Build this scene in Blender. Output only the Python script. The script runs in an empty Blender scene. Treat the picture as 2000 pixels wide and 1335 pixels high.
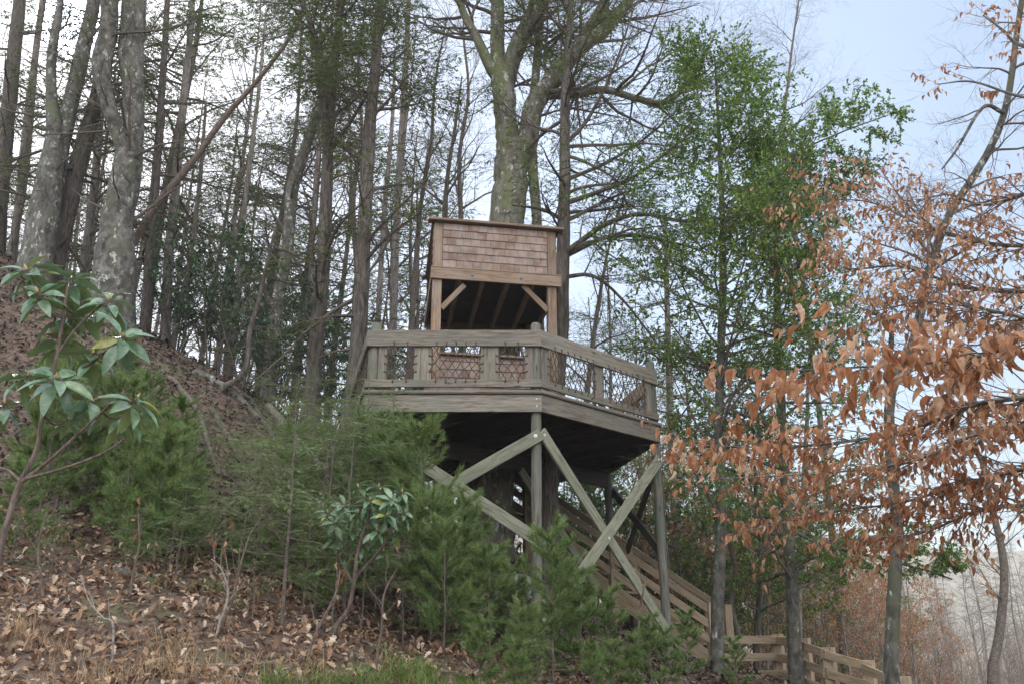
import bpy, bmesh, math
import numpy as np
from mathutils import Vector, Matrix

# ------------------------------------------------------------------ camera, sky, sun, exposure
sc = bpy.context.scene
C = sc.collection
F = 1700.0
PITCH = math.radians(18.48)
CT, ST = math.cos(PITCH), math.sin(PITCH)
cd = bpy.data.cameras.new('camera')
cd.sensor_width = 36.0
cd.lens = 36.0 * F / 2000.0
cd.clip_start = 0.05
cd.clip_end = 3000
cam = bpy.data.objects.new('camera', cd)
cam.location = (0, 0, 0)
cam.rotation_euler = (math.radians(90) + PITCH, 0, 0)
C.objects.link(cam)
sc.camera = cam

def ray(px, py):
    u = (px - 1000) / F; v = (667.5 - py) / F
    return np.array([u, CT - ST * v, ST + CT * v])
def W(px, py, Y):
    d = ray(px, py)
    return d * (Y / d[1])
def hit(px, py, A, B):
    d = ray(px, py)
    n = np.array([-(B[1] - A[1]), B[0] - A[0]])
    t = (A[0] * n[0] + A[1] * n[1]) / (d[0] * n[0] + d[1] * n[1])
    return d * t
def pxm(p):      # metres per photo pixel at a point
    return (p[1] * CT + p[2] * ST) / F

SKYUP = 1.9
HAZE = .0009
SUN = ray(140, 48); SUN = SUN / np.linalg.norm(SUN)
sun_el = math.asin(SUN[2]); sun_az = math.atan2(SUN[0], SUN[1])
wd = bpy.data.worlds.new("World"); sc.world = wd; wd.use_nodes = True
nt = wd.node_tree; nt.nodes.clear()
def wn(t, **k):
    n = nt.nodes.new(t)
    for a, b in k.items(): setattr(n, a, b)
    return n
out = wn('ShaderNodeOutputWorld')
sky = wn('ShaderNodeTexSky', sky_type='NISHITA', sun_disc=False, sun_elevation=sun_el, sun_rotation=sun_az, air_density=1.3, dust_density=1.0, ozone_density=1.5)
b1 = wn('ShaderNodeBackground'); b1.inputs[1].default_value = 0.05
nt.links.new(sky.outputs[0], b1.inputs[0])
# thin bright overcast, brighter where the sun stands behind it
tc = wn('ShaderNodeTexCoord')
dot = wn('ShaderNodeVectorMath', operation='DOT_PRODUCT'); dot.inputs[1].default_value = tuple(SUN)
nt.links.new(tc.outputs['Generated'], dot.inputs[0])
ramp = wn('ShaderNodeValToRGB')
cr = ramp.color_ramp
cr.elements[0].position = 0.30; cr.elements[0].color = (0.40, 0.46, 0.55, 1)
cr.elements[1].position = 1.0; cr.elements[1].color = (.70, .77, .92, 1)
e = cr.elements.new(0.62); e.color = (0.45, 0.53, 0.67, 1)
e = cr.elements.new(0.84); e.color = (0.56, 0.64, 0.80, 1)
nt.links.new(dot.outputs['Value'], ramp.inputs[0])
g1 = wn('ShaderNodeMapRange'); g1.inputs[1].default_value = 0.97; g1.inputs[2].default_value = 1.0; g1.inputs[3].default_value = 0; g1.inputs[4].default_value = 1; g1.clamp = True
nt.links.new(dot.outputs['Value'], g1.inputs[0])
g2 = wn('ShaderNodeMath', operation='POWER'); g2.inputs[1].default_value = 3.0
nt.links.new(g1.outputs[0], g2.inputs[0])
g3 = wn('ShaderNodeMapRange'); g3.inputs[1].default_value = 0.99945; g3.inputs[2].default_value = 0.9998; g3.inputs[3].default_value = 0; g3.inputs[4].default_value = 14; g3.clamp = True
nt.links.new(dot.outputs['Value'], g3.inputs[0])
g4 = wn('ShaderNodeMath', operation='MULTIPLY_ADD'); g4.inputs[1].default_value = .6
nt.links.new(g2.outputs[0], g4.inputs[0]); nt.links.new(g3.outputs[0], g4.inputs[2])
g5 = wn('ShaderNodeMath', operation='ADD'); g5.inputs[1].default_value = 0.60
nt.links.new(g4.outputs[0], g5.inputs[0])
cn = wn('ShaderNodeTexNoise'); cn.inputs['Scale'].default_value = 2.2; cn.inputs['Detail'].default_value = 4
nt.links.new(tc.outputs['Generated'], cn.inputs['Vector'])
cm = wn('ShaderNodeMapRange'); cm.inputs[1].default_value = .3; cm.inputs[2].default_value = .7; cm.inputs[3].default_value = .93; cm.inputs[4].default_value = 1.06
nt.links.new(cn.outputs[0], cm.inputs[0])
g6 = wn('ShaderNodeMath', operation='MULTIPLY')
nt.links.new(g5.outputs[0], g6.inputs[0]); nt.links.new(cm.outputs[0], g6.inputs[1])
# overcast is brighter overhead; strengthened there and behind the viewer as added fill
sxy = wn('ShaderNodeSeparateXYZ'); nt.links.new(tc.outputs['Generated'], sxy.inputs[0])
zr = wn('ShaderNodeMapRange'); zr.inputs[1].default_value = .66; zr.inputs[2].default_value = 1.0; zr.inputs[3].default_value = 0; zr.inputs[4].default_value = 1
nt.links.new(sxy.outputs[2], zr.inputs[0])
yr = wn('ShaderNodeMapRange'); yr.inputs[1].default_value = .35; yr.inputs[2].default_value = -.5; yr.inputs[3].default_value = 0; yr.inputs[4].default_value = 1
nt.links.new(sxy.outputs[1], yr.inputs[0])
up_ = wn('ShaderNodeMapRange'); up_.inputs[1].default_value = -.05; up_.inputs[2].default_value = .25; nt.links.new(sxy.outputs[2], up_.inputs[0])
yu = wn('ShaderNodeMath', operation='MULTIPLY'); nt.links.new(yr.outputs[0], yu.inputs[0]); nt.links.new(up_.outputs[0], yu.inputs[1])
mxx = wn('ShaderNodeMath', operation='MAXIMUM'); nt.links.new(zr.outputs[0], mxx.inputs[0]); nt.links.new(yu.outputs[0], mxx.inputs[1])
bo = wn('ShaderNodeMath', operation='MULTIPLY_ADD'); bo.inputs[1].default_value = SKYUP; bo.inputs[2].default_value = 1.0; nt.links.new(mxx.outputs[0], bo.inputs[0])
g7 = wn('ShaderNodeMath', operation='MULTIPLY'); nt.links.new(g6.outputs[0], g7.inputs[0]); nt.links.new(bo.outputs[0], g7.inputs[1])
wm = wn('ShaderNodeMix', data_type='RGBA'); wm.inputs[7].default_value = (.90, .91, .90, 1)
nt.links.new(mxx.outputs[0], wm.inputs[0]); nt.links.new(ramp.outputs[0], wm.inputs[6])
b2 = wn('ShaderNodeBackground')
nt.links.new(wm.outputs[2], b2.inputs[0]); nt.links.new(g7.outputs[0], b2.inputs[1])
ad = wn('ShaderNodeAddShader')
nt.links.new(b1.outputs[0], ad.inputs[0]); nt.links.new(b2.outputs[0], ad.inputs[1]); nt.links.new(ad.outputs[0], out.inputs[0])
sd_ = bpy.data.lights.new('sun', 'SUN'); sd_.energy = 2.0; sd_.angle = math.radians(8); sd_.color = (1.0, 0.93, 0.84)
sun = bpy.data.objects.new('sun', sd_); C.objects.link(sun)
sun.rotation_euler = Vector(SUN).to_track_quat('Z', 'Y').to_euler()
sc.view_settings.view_transform = 'Standard'; sc.view_settings.look = 'None'
sc.view_settings.gamma = 1.0; sc.view_settings.use_curve_mapping = False
sc.view_settings.exposure = 0.74
sc.cycles.max_bounces = 6; sc.cycles.diffuse_bounces = 4; sc.cycles.transmission_bounces = 4
sc.cycles.use_denoising = True

# ------------------------------------------------------------------ helpers
RNG = np.random.default_rng(7)
def nrm(a): return a / np.maximum(np.linalg.norm(a, axis=-1, keepdims=True), 1e-9)
def tag(o, label=None, cat=None, group=None, kind=None):
    if label: o['label'] = label
    if cat: o['category'] = cat
    if group: o['group'] = group
    if kind: o['kind'] = kind
    return o
def empty(name, loc, label=None, cat=None, group=None):
    o = bpy.data.objects.new(name, None); o.location = loc; o.empty_display_size = .2
    C.objects.link(o); return tag(o, label, cat, group)
def link(name, me, parent=None, M=None):
    o = bpy.data.objects.new(name, me); C.objects.link(o)
    if parent is not None:
        o.parent = parent
        if M is not None: o.matrix_parent_inverse = Matrix.Translation(-parent.location)
    if M is not None: o.matrix_basis = M
    return o
def copy_thing(root, loc, rz=0, sc_=1.0, label=None, tilt=(0, 0)):
    r = root.copy(); C.objects.link(r); r.location = loc; r.rotation_euler = (tilt[0], tilt[1], rz)
    r.scale = (sc_,) * 3 if not hasattr(sc_, '__len__') else sc_
    if label: r['label'] = label
    for ch in root.children:
        c = ch.copy(); C.objects.link(c); c.parent = r
    return r

class G:
    def __init__(s): s.V = []; s.n = 0; s.Q = []; s.T = []; s.qm = []; s.tm = []
    def add(s, V, Q=None, T=None, m=0):
        V = np.asarray(V, float).reshape(-1, 3)
        if Q is not None and len(Q):
            Q = np.asarray(Q).reshape(-1, 4); s.Q.append(Q + s.n); s.qm.append(np.full(len(Q), m))
        if T is not None and len(T):
            T = np.asarray(T).reshape(-1, 3); s.T.append(T + s.n); s.tm.append(np.full(len(T), m))
        s.V.append(V); s.n += len(V)
    def tubes(s, P, R, k=5, m=0, lump=0):
        P = np.asarray(P, float); R = np.asarray(R, float)
        if P.ndim == 2: P = P[None]; R = R[None]
        M, N, _ = P.shape
        if M == 0: return
        T = nrm(np.gradient(P, axis=1))
        mean = np.abs(nrm(P[:, -1] - P[:, 0])); ref = np.eye(3)[np.argmin(mean, axis=1)][:, None, :]
        U = nrm(np.cross(T, ref)); Vv = np.cross(T, U)
        a = np.arange(k) * 2 * np.pi / k
        RR = R[:, :, None, None]
        if lump:
            nz = RNG.normal(0, 1, (M, N, k)); nz = (nz + np.roll(nz, 1, 2) + np.roll(nz, -1, 2)) / 3
            nz[:, 1:] = (nz[:, 1:] + nz[:, :-1]) * .6
            RR = RR * (1 + lump * nz[..., None])
        ring = P[:, :, None, :] + RR * (np.cos(a)[None, None, :, None] * U[:, :, None, :] + np.sin(a)[None, None, :, None] * Vv[:, :, None, :])
        i = np.arange(N - 1)[:, None] * k; j = np.arange(k)[None, :]; j2 = (j + 1) % k
        q = np.stack([i + j, i + j2, i + k + j2, i + k + j], -1).reshape(-1, 4)
        Q = (np.arange(M)[:, None, None] * N * k + q[None]).reshape(-1, 4)
        s.add(ring.reshape(-1, 3), Q, None, m)
    def place(s, tv, tq, tt, pos, d, n, size, m=0, roll=None):
        X = nrm(d); Z = nrm(n - X * np.sum(n * X, -1, keepdims=True)); Y = np.cross(Z, X)
        tv = np.asarray(tv, float); K = len(tv)
        if np.ndim(size) == 1: size = size[:, None, None]
        loc = tv[None] * size
        V = pos[:, None] + loc[..., 0:1] * X[:, None] + loc[..., 1:2] * Y[:, None] + loc[..., 2:3] * Z[:, None]
        off = np.arange(len(pos))[:, None, None] * K
        Q = (np.asarray(tq)[None] + off).reshape(-1, 4) if tq is not None and len(tq) else None
        T = (np.asarray(tt)[None] + off).reshape(-1, 3) if tt is not None and len(tt) else None
        s.add(V.reshape(-1, 3), Q, T, m)
    def mesh(s, name, mats, origin=(0, 0, 0), smooth=False):
        V = np.concatenate(s.V) - np.asarray(origin)
        Q = np.concatenate(s.Q) if s.Q else np.zeros((0, 4), int)
        T = np.concatenate(s.T) if s.T else np.zeros((0, 3), int)
        me = bpy.data.meshes.new(name)
        me.vertices.add(len(V)); me.vertices.foreach_set('co', V.astype(np.float32).ravel())
        lp = np.concatenate([Q.ravel(), T.ravel()]).astype(np.int32)
        me.loops.add(len(lp)); me.loops.foreach_set('vertex_index', lp)
        nq, ntr = len(Q), len(T)
        ls = np.concatenate([np.arange(nq) * 4, nq * 4 + np.arange(ntr) * 3]).astype(np.int32)
        me.polygons.add(nq + ntr); me.polygons.foreach_set('loop_start', ls)
        mi = np.concatenate((s.qm or [np.zeros(0)]) + (s.tm or [np.zeros(0)])).astype(np.int32)
        me.polygons.foreach_set('material_index', mi)
        for x in (mats if isinstance(mats, (list, tuple)) else [mats]): me.materials.append(x)
        me.update(calc_edges=True)
        me.polygons.foreach_set('use_smooth', np.full(nq + ntr, bool(smooth)))
        return me
    def build(s, name, mats, parent=None, origin=(0, 0, 0), smooth=False):
        return link(name, s.mesh(name, mats, origin, smooth), parent)

def smooth_path(pts, n):
    pts = np.asarray(pts, float); m = len(pts)
    if m == 2:
        t = np.linspace(0, 1, n)[:, None]; return pts[0] * (1 - t) + pts[1] * t
    P = np.vstack([2 * pts[0] - pts[1], pts, 2 * pts[-1] - pts[-2]])
    t = np.linspace(0, m - 1 - 1e-6, n); i = t.astype(int); f = (t - i)[:, None]
    p0, p1, p2, p3 = P[i], P[i + 1], P[i + 2], P[i + 3]
    return .5 * ((2 * p1) + (-p0 + p2) * f + (2 * p0 - 5 * p1 + 4 * p2 - p3) * f ** 2 + (-p0 + 3 * p1 - 3 * p2 + p3) * f ** 3)

def sample(P, t):
    """P[M,N,3..], t[M,k] -> values"""
    M, N = P.shape[:2]
    x = np.clip(t, 0, .9999) * (N - 1); i = x.astype(int); f = (x - i)[..., None]
    a = np.arange(M)[:, None]
    return P[a, i] * (1 - f) + P[a, i + 1] * f

def grow(P, R, n, t0, t1, length, ang, up=0., wig=.12, N=7, rr=.55, flat=False, az=None, rmin=.0012, taper=.15, prof=None, angj=.2):
    M = len(P)
    t = t0 + (t1 - t0) * (np.arange(n)[None] + RNG.random((M, n))) / n
    pos = sample(P, t).reshape(-1, 3)
    T = nrm(sample(np.gradient(P, axis=1), t)).reshape(-1, 3)
    r = sample(R[..., None], t).reshape(-1)
    tt = t.reshape(-1)
    if flat:
        side = nrm(np.cross(T, [0, 0, 1.0])) * np.where(np.arange(len(T)) % 2, 1, -1)[:, None]
        side = nrm(side + RNG.normal(0, .12, side.shape))
    else:
        ref = np.where(np.abs(T[:, 2:3]) > .7, np.array([[1., 0, 0]]), np.array([[0, 0, 1.]]))
        U = nrm(np.cross(T, ref)); V = np.cross(T, U)
        a = RNG.random(len(T)) * 2 * np.pi if az is None else az(len(T))
        side = U * np.cos(a)[:, None] + V * np.sin(a)[:, None]
    aa = ang * (1 + RNG.normal(0, angj, len(T)))
    d = nrm(T * np.cos(aa)[:, None] + side * np.sin(aa)[:, None])
    L = length * (prof(tt) if prof is not None else 1.0) * RNG.uniform(.6, 1.25, len(T))
    st = (L / (N - 1))[:, None]
    out = [pos]
    for _ in range(N - 1):
        d = nrm(d + RNG.normal(0, wig, d.shape) + np.array([0, 0, up]))
        out.append(out[-1] + d * st)
    P2 = np.stack(out, 1)
    r0 = np.maximum(np.minimum(r * rr, L * .02), rmin)
    R2 = np.maximum(r0[:, None] * np.linspace(1, taper, N)[None], rmin * .6)
    return P2, R2

# leaf templates (x along the leaf, z normal)
def leaf_t(w, fold=.12, curl=-.15, n=3):
    """pointed oval of length 1 folded on its midrib"""
    xs = np.linspace(0, 1, n + 2); V = []; Q = []; T = []
    mid = [(x, 0, curl * x * x) for x in xs]
    V += mid
    for sgn in (1, -1):
        base = len(V)
        for x in xs[1:-1]:
            ww = w * .5 * math.sin(math.pi * x ** .8) ** .8
            V.append((x, sgn * ww, curl * x * x + fold * ww * 2))
        ids = [0] + [base + i for i in range(n)] + [n + 1]
        for i in range(n + 1):
            a, b = i, i + 1
            if i == 0: f = (a, b, ids[1])
            elif i == n: f = (a, b, ids[n])
            else:
                q = (a, b, ids[i + 1], ids[i]); Q.append(q if sgn > 0 else q[::-1]); continue
            T.append(f if sgn > 0 else f[::-1])
    return np.array(V), np.array(Q), np.array(T)
BEECH = leaf_t(.46, .6, -.5, 4)
OVAL = leaf_t(.5, .25, -.12, 2)
RHODO = leaf_t(.40, .2, -.30, 5)
DIA = (np.array([(0, 0, 0), (.45, .13, 0), (1, 0, 0), (.45, -.13, 0)]), np.array([(0, 3, 2, 1)]), None)
SPRAY_V = []; SPRAY_Q = []
for i_, x_ in enumerate(np.linspace(0.03, .97, 11)):
    for s_ in (1, -1):
        l_ = .13 * (1 - .45 * x_); b_ = len(SPRAY_V)
        SPRAY_V += [(x_, 0, 0), (x_ + .03, s_ * l_ * .5, .012), (x_ + .05, s_ * l_, 0), (x_ + .055, s_ * l_ * .45, -.005)]
        SPRAY_Q.append((b_, b_ + 1, b_ + 2, b_ + 3) if s_ < 0 else (b_ + 3, b_ + 2, b_ + 1, b_))
SPRAY = (np.array(SPRAY_V), np.array(SPRAY_Q), None)
def rosette(n, w, spread=.9, seed=3):
    r = np.random.default_rng(seed); V = []; T = []
    for i in range(n):
        a = r.random() * 2 * np.pi; c = r.uniform(.25, 1); sp = spread * c
        d = np.array([math.cos(sp), math.sin(sp) * math.cos(a), math.sin(sp) * math.sin(a)])
        p = np.cross(d, r.normal(0, 1, 3)); p /= np.linalg.norm(p); L = r.uniform(.7, 1)
        o = np.array([r.uniform(-.5, .1), 0, 0]); mid = o + d * L * .55 + np.array([.06, 0, 0]); b = len(V)
        V += [o + p * w * .5, o - p * w * .5, mid - p * w * .45, mid + p * w * .45, o + d * L + np.array([0.02, 0, -.05])]
        T += [(b, b + 1, b + 2), (b, b + 2, b + 3), (b + 3, b + 2, b + 4)]
    return np.array(V), None, np.array(T)
TUFT = [rosette(26, .032, .8, i) for i in range(3)]

def on_twigs(P, n, t0=.15, t1=1.0):
    M = len(P)
    t = t0 + (t1 - t0) * (np.arange(n)[None] + RNG.random((M, n))) / n
    pos = sample(P, t).reshape(-1, 3); T = nrm(sample(np.gradient(P, axis=1), t)).reshape(-1, 3)
    return pos, T
def leafy(g, P, n, tmpl, size, m=1, spread=1.0, upn=1.0, droop=0., t0=.15, keep=1.0, flat=False, sj=.3):
    pos, T = on_twigs(P, n, t0)
    if keep < 1:
        k = RNG.random(len(pos)) < keep; pos, T = pos[k], T[k]
    if flat:
        side = nrm(np.cross(T, [0, 0, 1.])) * RNG.choice([-1, 1], len(T))[:, None]
        d = nrm(T + side * spread * RNG.uniform(.5, 1.3, (len(T), 1)) + RNG.normal(0, .15, T.shape) + [0, 0, -droop])
    else:
        d = nrm(T * .6 + nrm(RNG.normal(0, 1, T.shape)) * spread + np.array([0, 0, -droop]))
    nn = nrm(np.array([0, 0, upn]) + RNG.normal(0, .45, T.shape))
    g.place(*tmpl, pos, d, nn, size * RNG.uniform(1 - sj, 1 + sj, len(pos)), m)

# ------------------------------------------------------------------ materials
def mat(name):
    m = bpy.data.materials.new(name); m.use_nodes = True; n = m.node_tree.nodes; n.clear()
    o = n.new('ShaderNodeOutputMaterial'); p = n.new('ShaderNodeBsdfPrincipled')
    m.node_tree.links.new(p.outputs[0], o.inputs[0])
    return m, m.node_tree, p, o
def nd(t, ty, **k):
    n = t.nodes.new(ty)
    for a, b in k.items():
        if a in ('operation', 'data_type', 'blend_type', 'feature', 'noise_dimensions', 'interpolation'): setattr(n, a, b)
        else: n.inputs[a.replace('_', ' ')].default_value = b
    return n
def ramp_n(t, stops, src):
    r = t.nodes.new('ShaderNodeValToRGB'); c = r.color_ramp
    while len(c.elements) < len(stops): c.elements.new(.5)
    for e, (p, col) in zip(c.elements, stops): e.position = p; e.color = (*col, 1)
    t.links.new(src, r.inputs[0]); return r
def mixc(t, f, a, b, mode='MIX'):
    m = t.nodes.new('ShaderNodeMix'); m.data_type = 'RGBA'; m.blend_type = mode
    for i, x in ((0, f), (6, a), (7, b)):
        if hasattr(x, 'is_linked') or hasattr(x, 'node'): t.links.new(x, m.inputs[i])
        else: m.inputs[i].default_value = x if i == 0 else (*x, 1)
    return m.outputs[2]
def mapping(t, coord, scale, randomize=True):
    tcn = t.nodes.new('ShaderNodeTexCoord'); mp = t.nodes.new('ShaderNodeMapping'); mp.inputs['Scale'].default_value = scale
    src = tcn.outputs[coord]
    if randomize:
        oi = t.nodes.new('ShaderNodeObjectInfo'); mu = nd(t, 'ShaderNodeVectorMath', operation='MULTIPLY_ADD')
        mu.inputs[1].default_value = (1, 1, 1)
        t.links.new(src, mu.inputs[0])
        sc2 = nd(t, 'ShaderNodeMath', operation='MULTIPLY'); sc2.inputs[1].default_value = 37.0
        t.links.new(oi.outputs['Random'], sc2.inputs[0]); t.links.new(sc2.outputs[0], mu.inputs[2]); src = mu.outputs[0]
    t.links.new(src, mp.inputs[0]); return mp.outputs[0]
def bump(t, p, h, strength, dist=.01):
    b = t.nodes.new('ShaderNodeBump'); b.inputs['Strength'].default_value = strength; b.inputs['Distance'].default_value = dist
    t.links.new(h, b.inputs['Height']); t.links.new(b.outputs[0], p.inputs['Normal'])

def wood(name, ca, cb, cdark, stain=(.2, .22, .2), stain_amt=.5):
    m, t, p, o = mat(name)
    v = mapping(t, 'Object', (1.6, 22, 22))
    n1 = nd(t, 'ShaderNodeTexNoise', Scale=1.6, Detail=6, Roughness=.65, Distortion=.6); t.links.new(v, n1.inputs[0])
    v2 = mapping(t, 'Object', (2.2, 60, 60))
    n2 = nd(t, 'ShaderNodeTexNoise', Scale=2.5, Detail=4); t.links.new(v2, n2.inputs[0])
    v3 = mapping(t, 'Object', (1.3, 3, 3))
    n3 = nd(t, 'ShaderNodeTexNoise', Scale=1.5, Detail=5); t.links.new(v3, n3.inputs[0])
    r = ramp_n(t, [(.34, cdark), (.46, ca), (.60, cb), (.72, ca)], n1.outputs[0])
    f2 = nd(t, 'ShaderNodeMapRange'); f2.inputs[1].default_value = .52; f2.inputs[2].default_value = .68; f2.inputs[4].default_value = .85
    t.links.new(n2.outputs[0], f2.inputs[0])
    c = mixc(t, f2.outputs[0], r.outputs[0], cdark)
    f3 = nd(t, 'ShaderNodeMapRange'); f3.inputs[1].default_value = .42; f3.inputs[2].default_value = .66; f3.inputs[4].default_value = stain_amt
    t.links.new(n3.outputs[0], f3.inputs[0])
    c = mixc(t, f3.outputs[0], c, stain)
    # a few knots
    vv = mapping(t, 'Object', (1.4, 5, 5)); vo = nd(t, 'ShaderNodeTexVoronoi', Scale=1.3); t.links.new(vv, vo.inputs[0])
    f4 = nd(t, 'ShaderNodeMapRange'); f4.inputs[1].default_value = .05; f4.inputs[2].default_value = .13; f4.inputs[3].default_value = .8; f4.inputs[4].default_value = 0
    t.links.new(vo.outputs['Distance'], f4.inputs[0])
    c = mixc(t, f4.outputs[0], c, tuple(x * .45 for x in cdark))
    oi = t.nodes.new('ShaderNodeObjectInfo'); f5 = nd(t, 'ShaderNodeMapRange'); f5.inputs[3].default_value = .8; f5.inputs[4].default_value = 1.18
    t.links.new(oi.outputs['Random'], f5.inputs[0])
    hs = t.nodes.new('ShaderNodeHueSaturation'); t.links.new(c, hs.inputs['Color']); t.links.new(f5.outputs[0], hs.inputs['Value'])
    t.links.new(hs.outputs[0], p.inputs['Base Color'])
    p.inputs['Roughness'].default_value = .82
    bump(t, p, n2.outputs[0], .5, .006)
    return m
WEATHER = wood('weathered_wood', (.185, .155, .125), (.27, .23, .185), (.09, .072, .058), (.15, .16, .13), .55)
POLE = wood('treated_pole_wood', (.135, .125, .10), (.20, .185, .15), (.06, .055, .045), (.11, .13, .10), .7)
WARM = wood('cedar_wood', (.225, .145, .095), (.32, .22, .145), (.13, .08, .05), (.27, .23, .20), .5)
BRACE = wood('greenish_brace_wood', (.20, .195, .14), (.29, .275, .20), (.10, .09, .065), (.17, .195, .14), .5)
TAN = wood('new_pine_wood', (.32, .235, .155), (.42, .32, .215), (.19, .125, .08), (.33, .29, .22), .35)
DARKW = wood('shaded_joist_wood', (.055, .04, .032), (.08, .058, .045), (.025, .018, .014), (.05, .042, .036), .4)  # shade under deck and tower painted in as near-black wood

def shingle_mat():
    m, t, p, o = mat('cedar_shingles')
    g = t.nodes.new('ShaderNodeNewGeometry')
    r = ramp_n(t, [(0, (.18, .115, .085)), (.3, (.23, .15, .115)), (.6, (.32, .245, .205)), (.85, (.22, .175, .155)), (1, (.28, .185, .125))], g.outputs['Random Per Island'])
    v = mapping(t, 'Object', (45, 45, 3), False)
    n1 = nd(t, 'ShaderNodeTexNoise', Scale=1.5, Detail=5); t.links.new(v, n1.inputs[0])
    v2 = mapping(t, 'Object', (3, 3, 3), False)
    n3 = nd(t, 'ShaderNodeTexNoise', Scale=2, Detail=4); t.links.new(v2, n3.inputs[0])
    f = nd(t, 'ShaderNodeMapRange'); f.inputs[1].default_value = .45; f.inputs[2].default_value = .7; f.inputs[4].default_value = .5
    t.links.new(n1.outputs[0], f.inputs[0])
    c = mixc(t, f.outputs[0], r.outputs[0], (.14, .08, .065))
    f2 = nd(t, 'ShaderNodeMapRange'); f2.inputs[1].default_value = .45; f2.inputs[2].default_value = .65; f2.inputs[4].default_value = .55
    t.links.new(n3.outputs[0], f2.inputs[0])
    c = mixc(t, f2.outputs[0], c, (.36, .28, .255))
    t.links.new(c, p.inputs['Base Color']); p.inputs['Roughness'].default_value = .85
    bump(t, p, n1.outputs[0], .5, .005); return m
SHING = shingle_mat()

def bark(name, ca, cb, dark, lichen=None, la=.6, moss=None, ms=.55, vs=9, zs=1.6, strength=.9, dist=.02):
    m, t, p, o = mat(name)
    v = mapping(t, 'Object', (vs, vs, zs))
    n1 = nd(t, 'ShaderNodeTexNoise', Scale=1.6, Detail=8, Roughness=.62, Distortion=.8); t.links.new(v, n1.inputs[0])
    r = ramp_n(t, [(.33, dark), (.47, ca), (.62, cb)], n1.outputs[0])
    c = r.outputs[0]
    v2 = mapping(t, 'Object', (2.2, 2.2, 1.3))
    if moss:
        n2 = nd(t, 'ShaderNodeTexNoise', Scale=1.5, Detail=5); t.links.new(v2, n2.inputs[0])
        f = nd(t, 'ShaderNodeMapRange'); f.inputs[1].default_value = ms; f.inputs[2].default_value = ms + .12; f.inputs[4].default_value = .75
        t.links.new(n2.outputs[0], f.inputs[0]); c = mixc(t, f.outputs[0], c, moss)
    if lichen:
        v3 = mapping(t, 'Object', (3.5, 3.5, 2.0)); n3 = nd(t, 'ShaderNodeTexNoise', Scale=2.3, Detail=6, Roughness=.7); t.links.new(v3, n3.inputs[0])
        f = nd(t, 'ShaderNodeMapRange'); f.inputs[1].default_value = la; f.inputs[2].default_value = la + .05; f.inputs[4].default_value = .8
        t.links.new(n3.outputs[0], f.inputs[0]); c = mixc(t, f.outputs[0], c, lichen)
    t.links.new(c, p.inputs['Base Color']); p.inputs['Roughness'].default_value = .9
    bump(t, p, n1.outputs[0], strength, dist); return m
BK_HEM = bark('hemlock_bark', (.105, .085, .073), (.185, .155, .135), (.04, .031, .026), None, moss=(.10, .12, .06), ms=.6, vs=16, zs=2.2, dist=.05)
BK_GREY = bark('grey_smooth_bark', (.115, .105, .092), (.19, .175, .155), (.05, .045, .038), lichen=(.52, .54, .50), la=.575, moss=(.13, .14, .075), ms=.56, vs=5, zs=3.2, dist=.015)
BK_FORK = bark('mossy_forked_trunk_bark', (.15, .135, .105), (.23, .21, .175), (.065, .057, .045), lichen=(.50, .53, .50), la=.575, moss=(.135, .155, .055), ms=.47, vs=6, zs=3, dist=.02)
BK_DARK = bark('dark_blotched_bark', (.065, .06, .05), (.12, .112, .098), (.028, .025, .021), lichen=(.46, .48, .45), la=.60, moss=(.08, .085, .045), ms=.52, vs=7, zs=4, dist=.015)
BK_MOSS = bark('mottled_mossy_bark', (.10, .09, .078), (.20, .182, .162), (.03, .026, .022), lichen=(.50, .49, .44), la=.58, moss=(.10, .10, .058), ms=.54, vs=4, zs=3.2, strength=1, dist=.05)
STEM = bark('shrub_stem_bark', (.12, .085, .07), (.19, .145, .12), (.06, .04, .035), vs=30, zs=8, dist=.003)
BK_RED = bark('reddish_bare_bark', (.15, .105, .085), (.22, .165, .14), (.08, .055, .045), vs=14, zs=2, dist=.01)
BK_LT = bark('pale_background_bark', (.20, .17, .15), (.30, .265, .24), (.10, .08, .07), lichen=(.4, .41, .38), la=.62, vs=12, zs=2)
TWIG = bark('twig_bark', (.115, .09, .075), (.18, .15, .125), (.06, .045, .035), vs=20, zs=20, strength=.2)
TWIGP = bark('pale_twig_bark', (.24, .20, .17), (.34, .30, .26), (.12, .10, .08), vs=20, zs=20, strength=.2)

def leafm(name, stops, trans=.3, rough=.5, spec=.5, veins=False):
    m, t, p, o = mat(name)
    g = t.nodes.new('ShaderNodeNewGeometry')
    r = ramp_n(t, stops, g.outputs['Random Per Island'])
    v = mapping(t, 'Object', (1, 1, 1), False); nz = nd(t, 'ShaderNodeTexNoise', Scale=28., Detail=5, Roughness=.7); t.links.new(v, nz.inputs[0])
    mr = nd(t, 'ShaderNodeMapRange'); mr.inputs[1].default_value = .35; mr.inputs[2].default_value = .65; mr.inputs[3].default_value = .62; mr.inputs[4].default_value = 1.3; t.links.new(nz.outputs[0], mr.inputs[0])
    hs = t.nodes.new('ShaderNodeHueSaturation'); t.links.new(r.outputs[0], hs.inputs['Color']); t.links.new(mr.outputs[0], hs.inputs['Value'])
    c = hs.outputs[0]
    t.links.new(c, p.inputs['Base Color']); p.inputs['Roughness'].default_value = rough
    p.inputs['Specular IOR Level'].default_value = spec
    tr = t.nodes.new('ShaderNodeBsdfTranslucent'); t.links.new(c, tr.inputs[0])
    mx = t.nodes.new('ShaderNodeMixShader'); mx.inputs[0].default_value = trans
    t.links.new(p.outputs[0], mx.inputs[1]); t.links.new(tr.outputs[0], mx.inputs[2]); t.links.new(mx.outputs[0], o.inputs[0])
    return m
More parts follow.
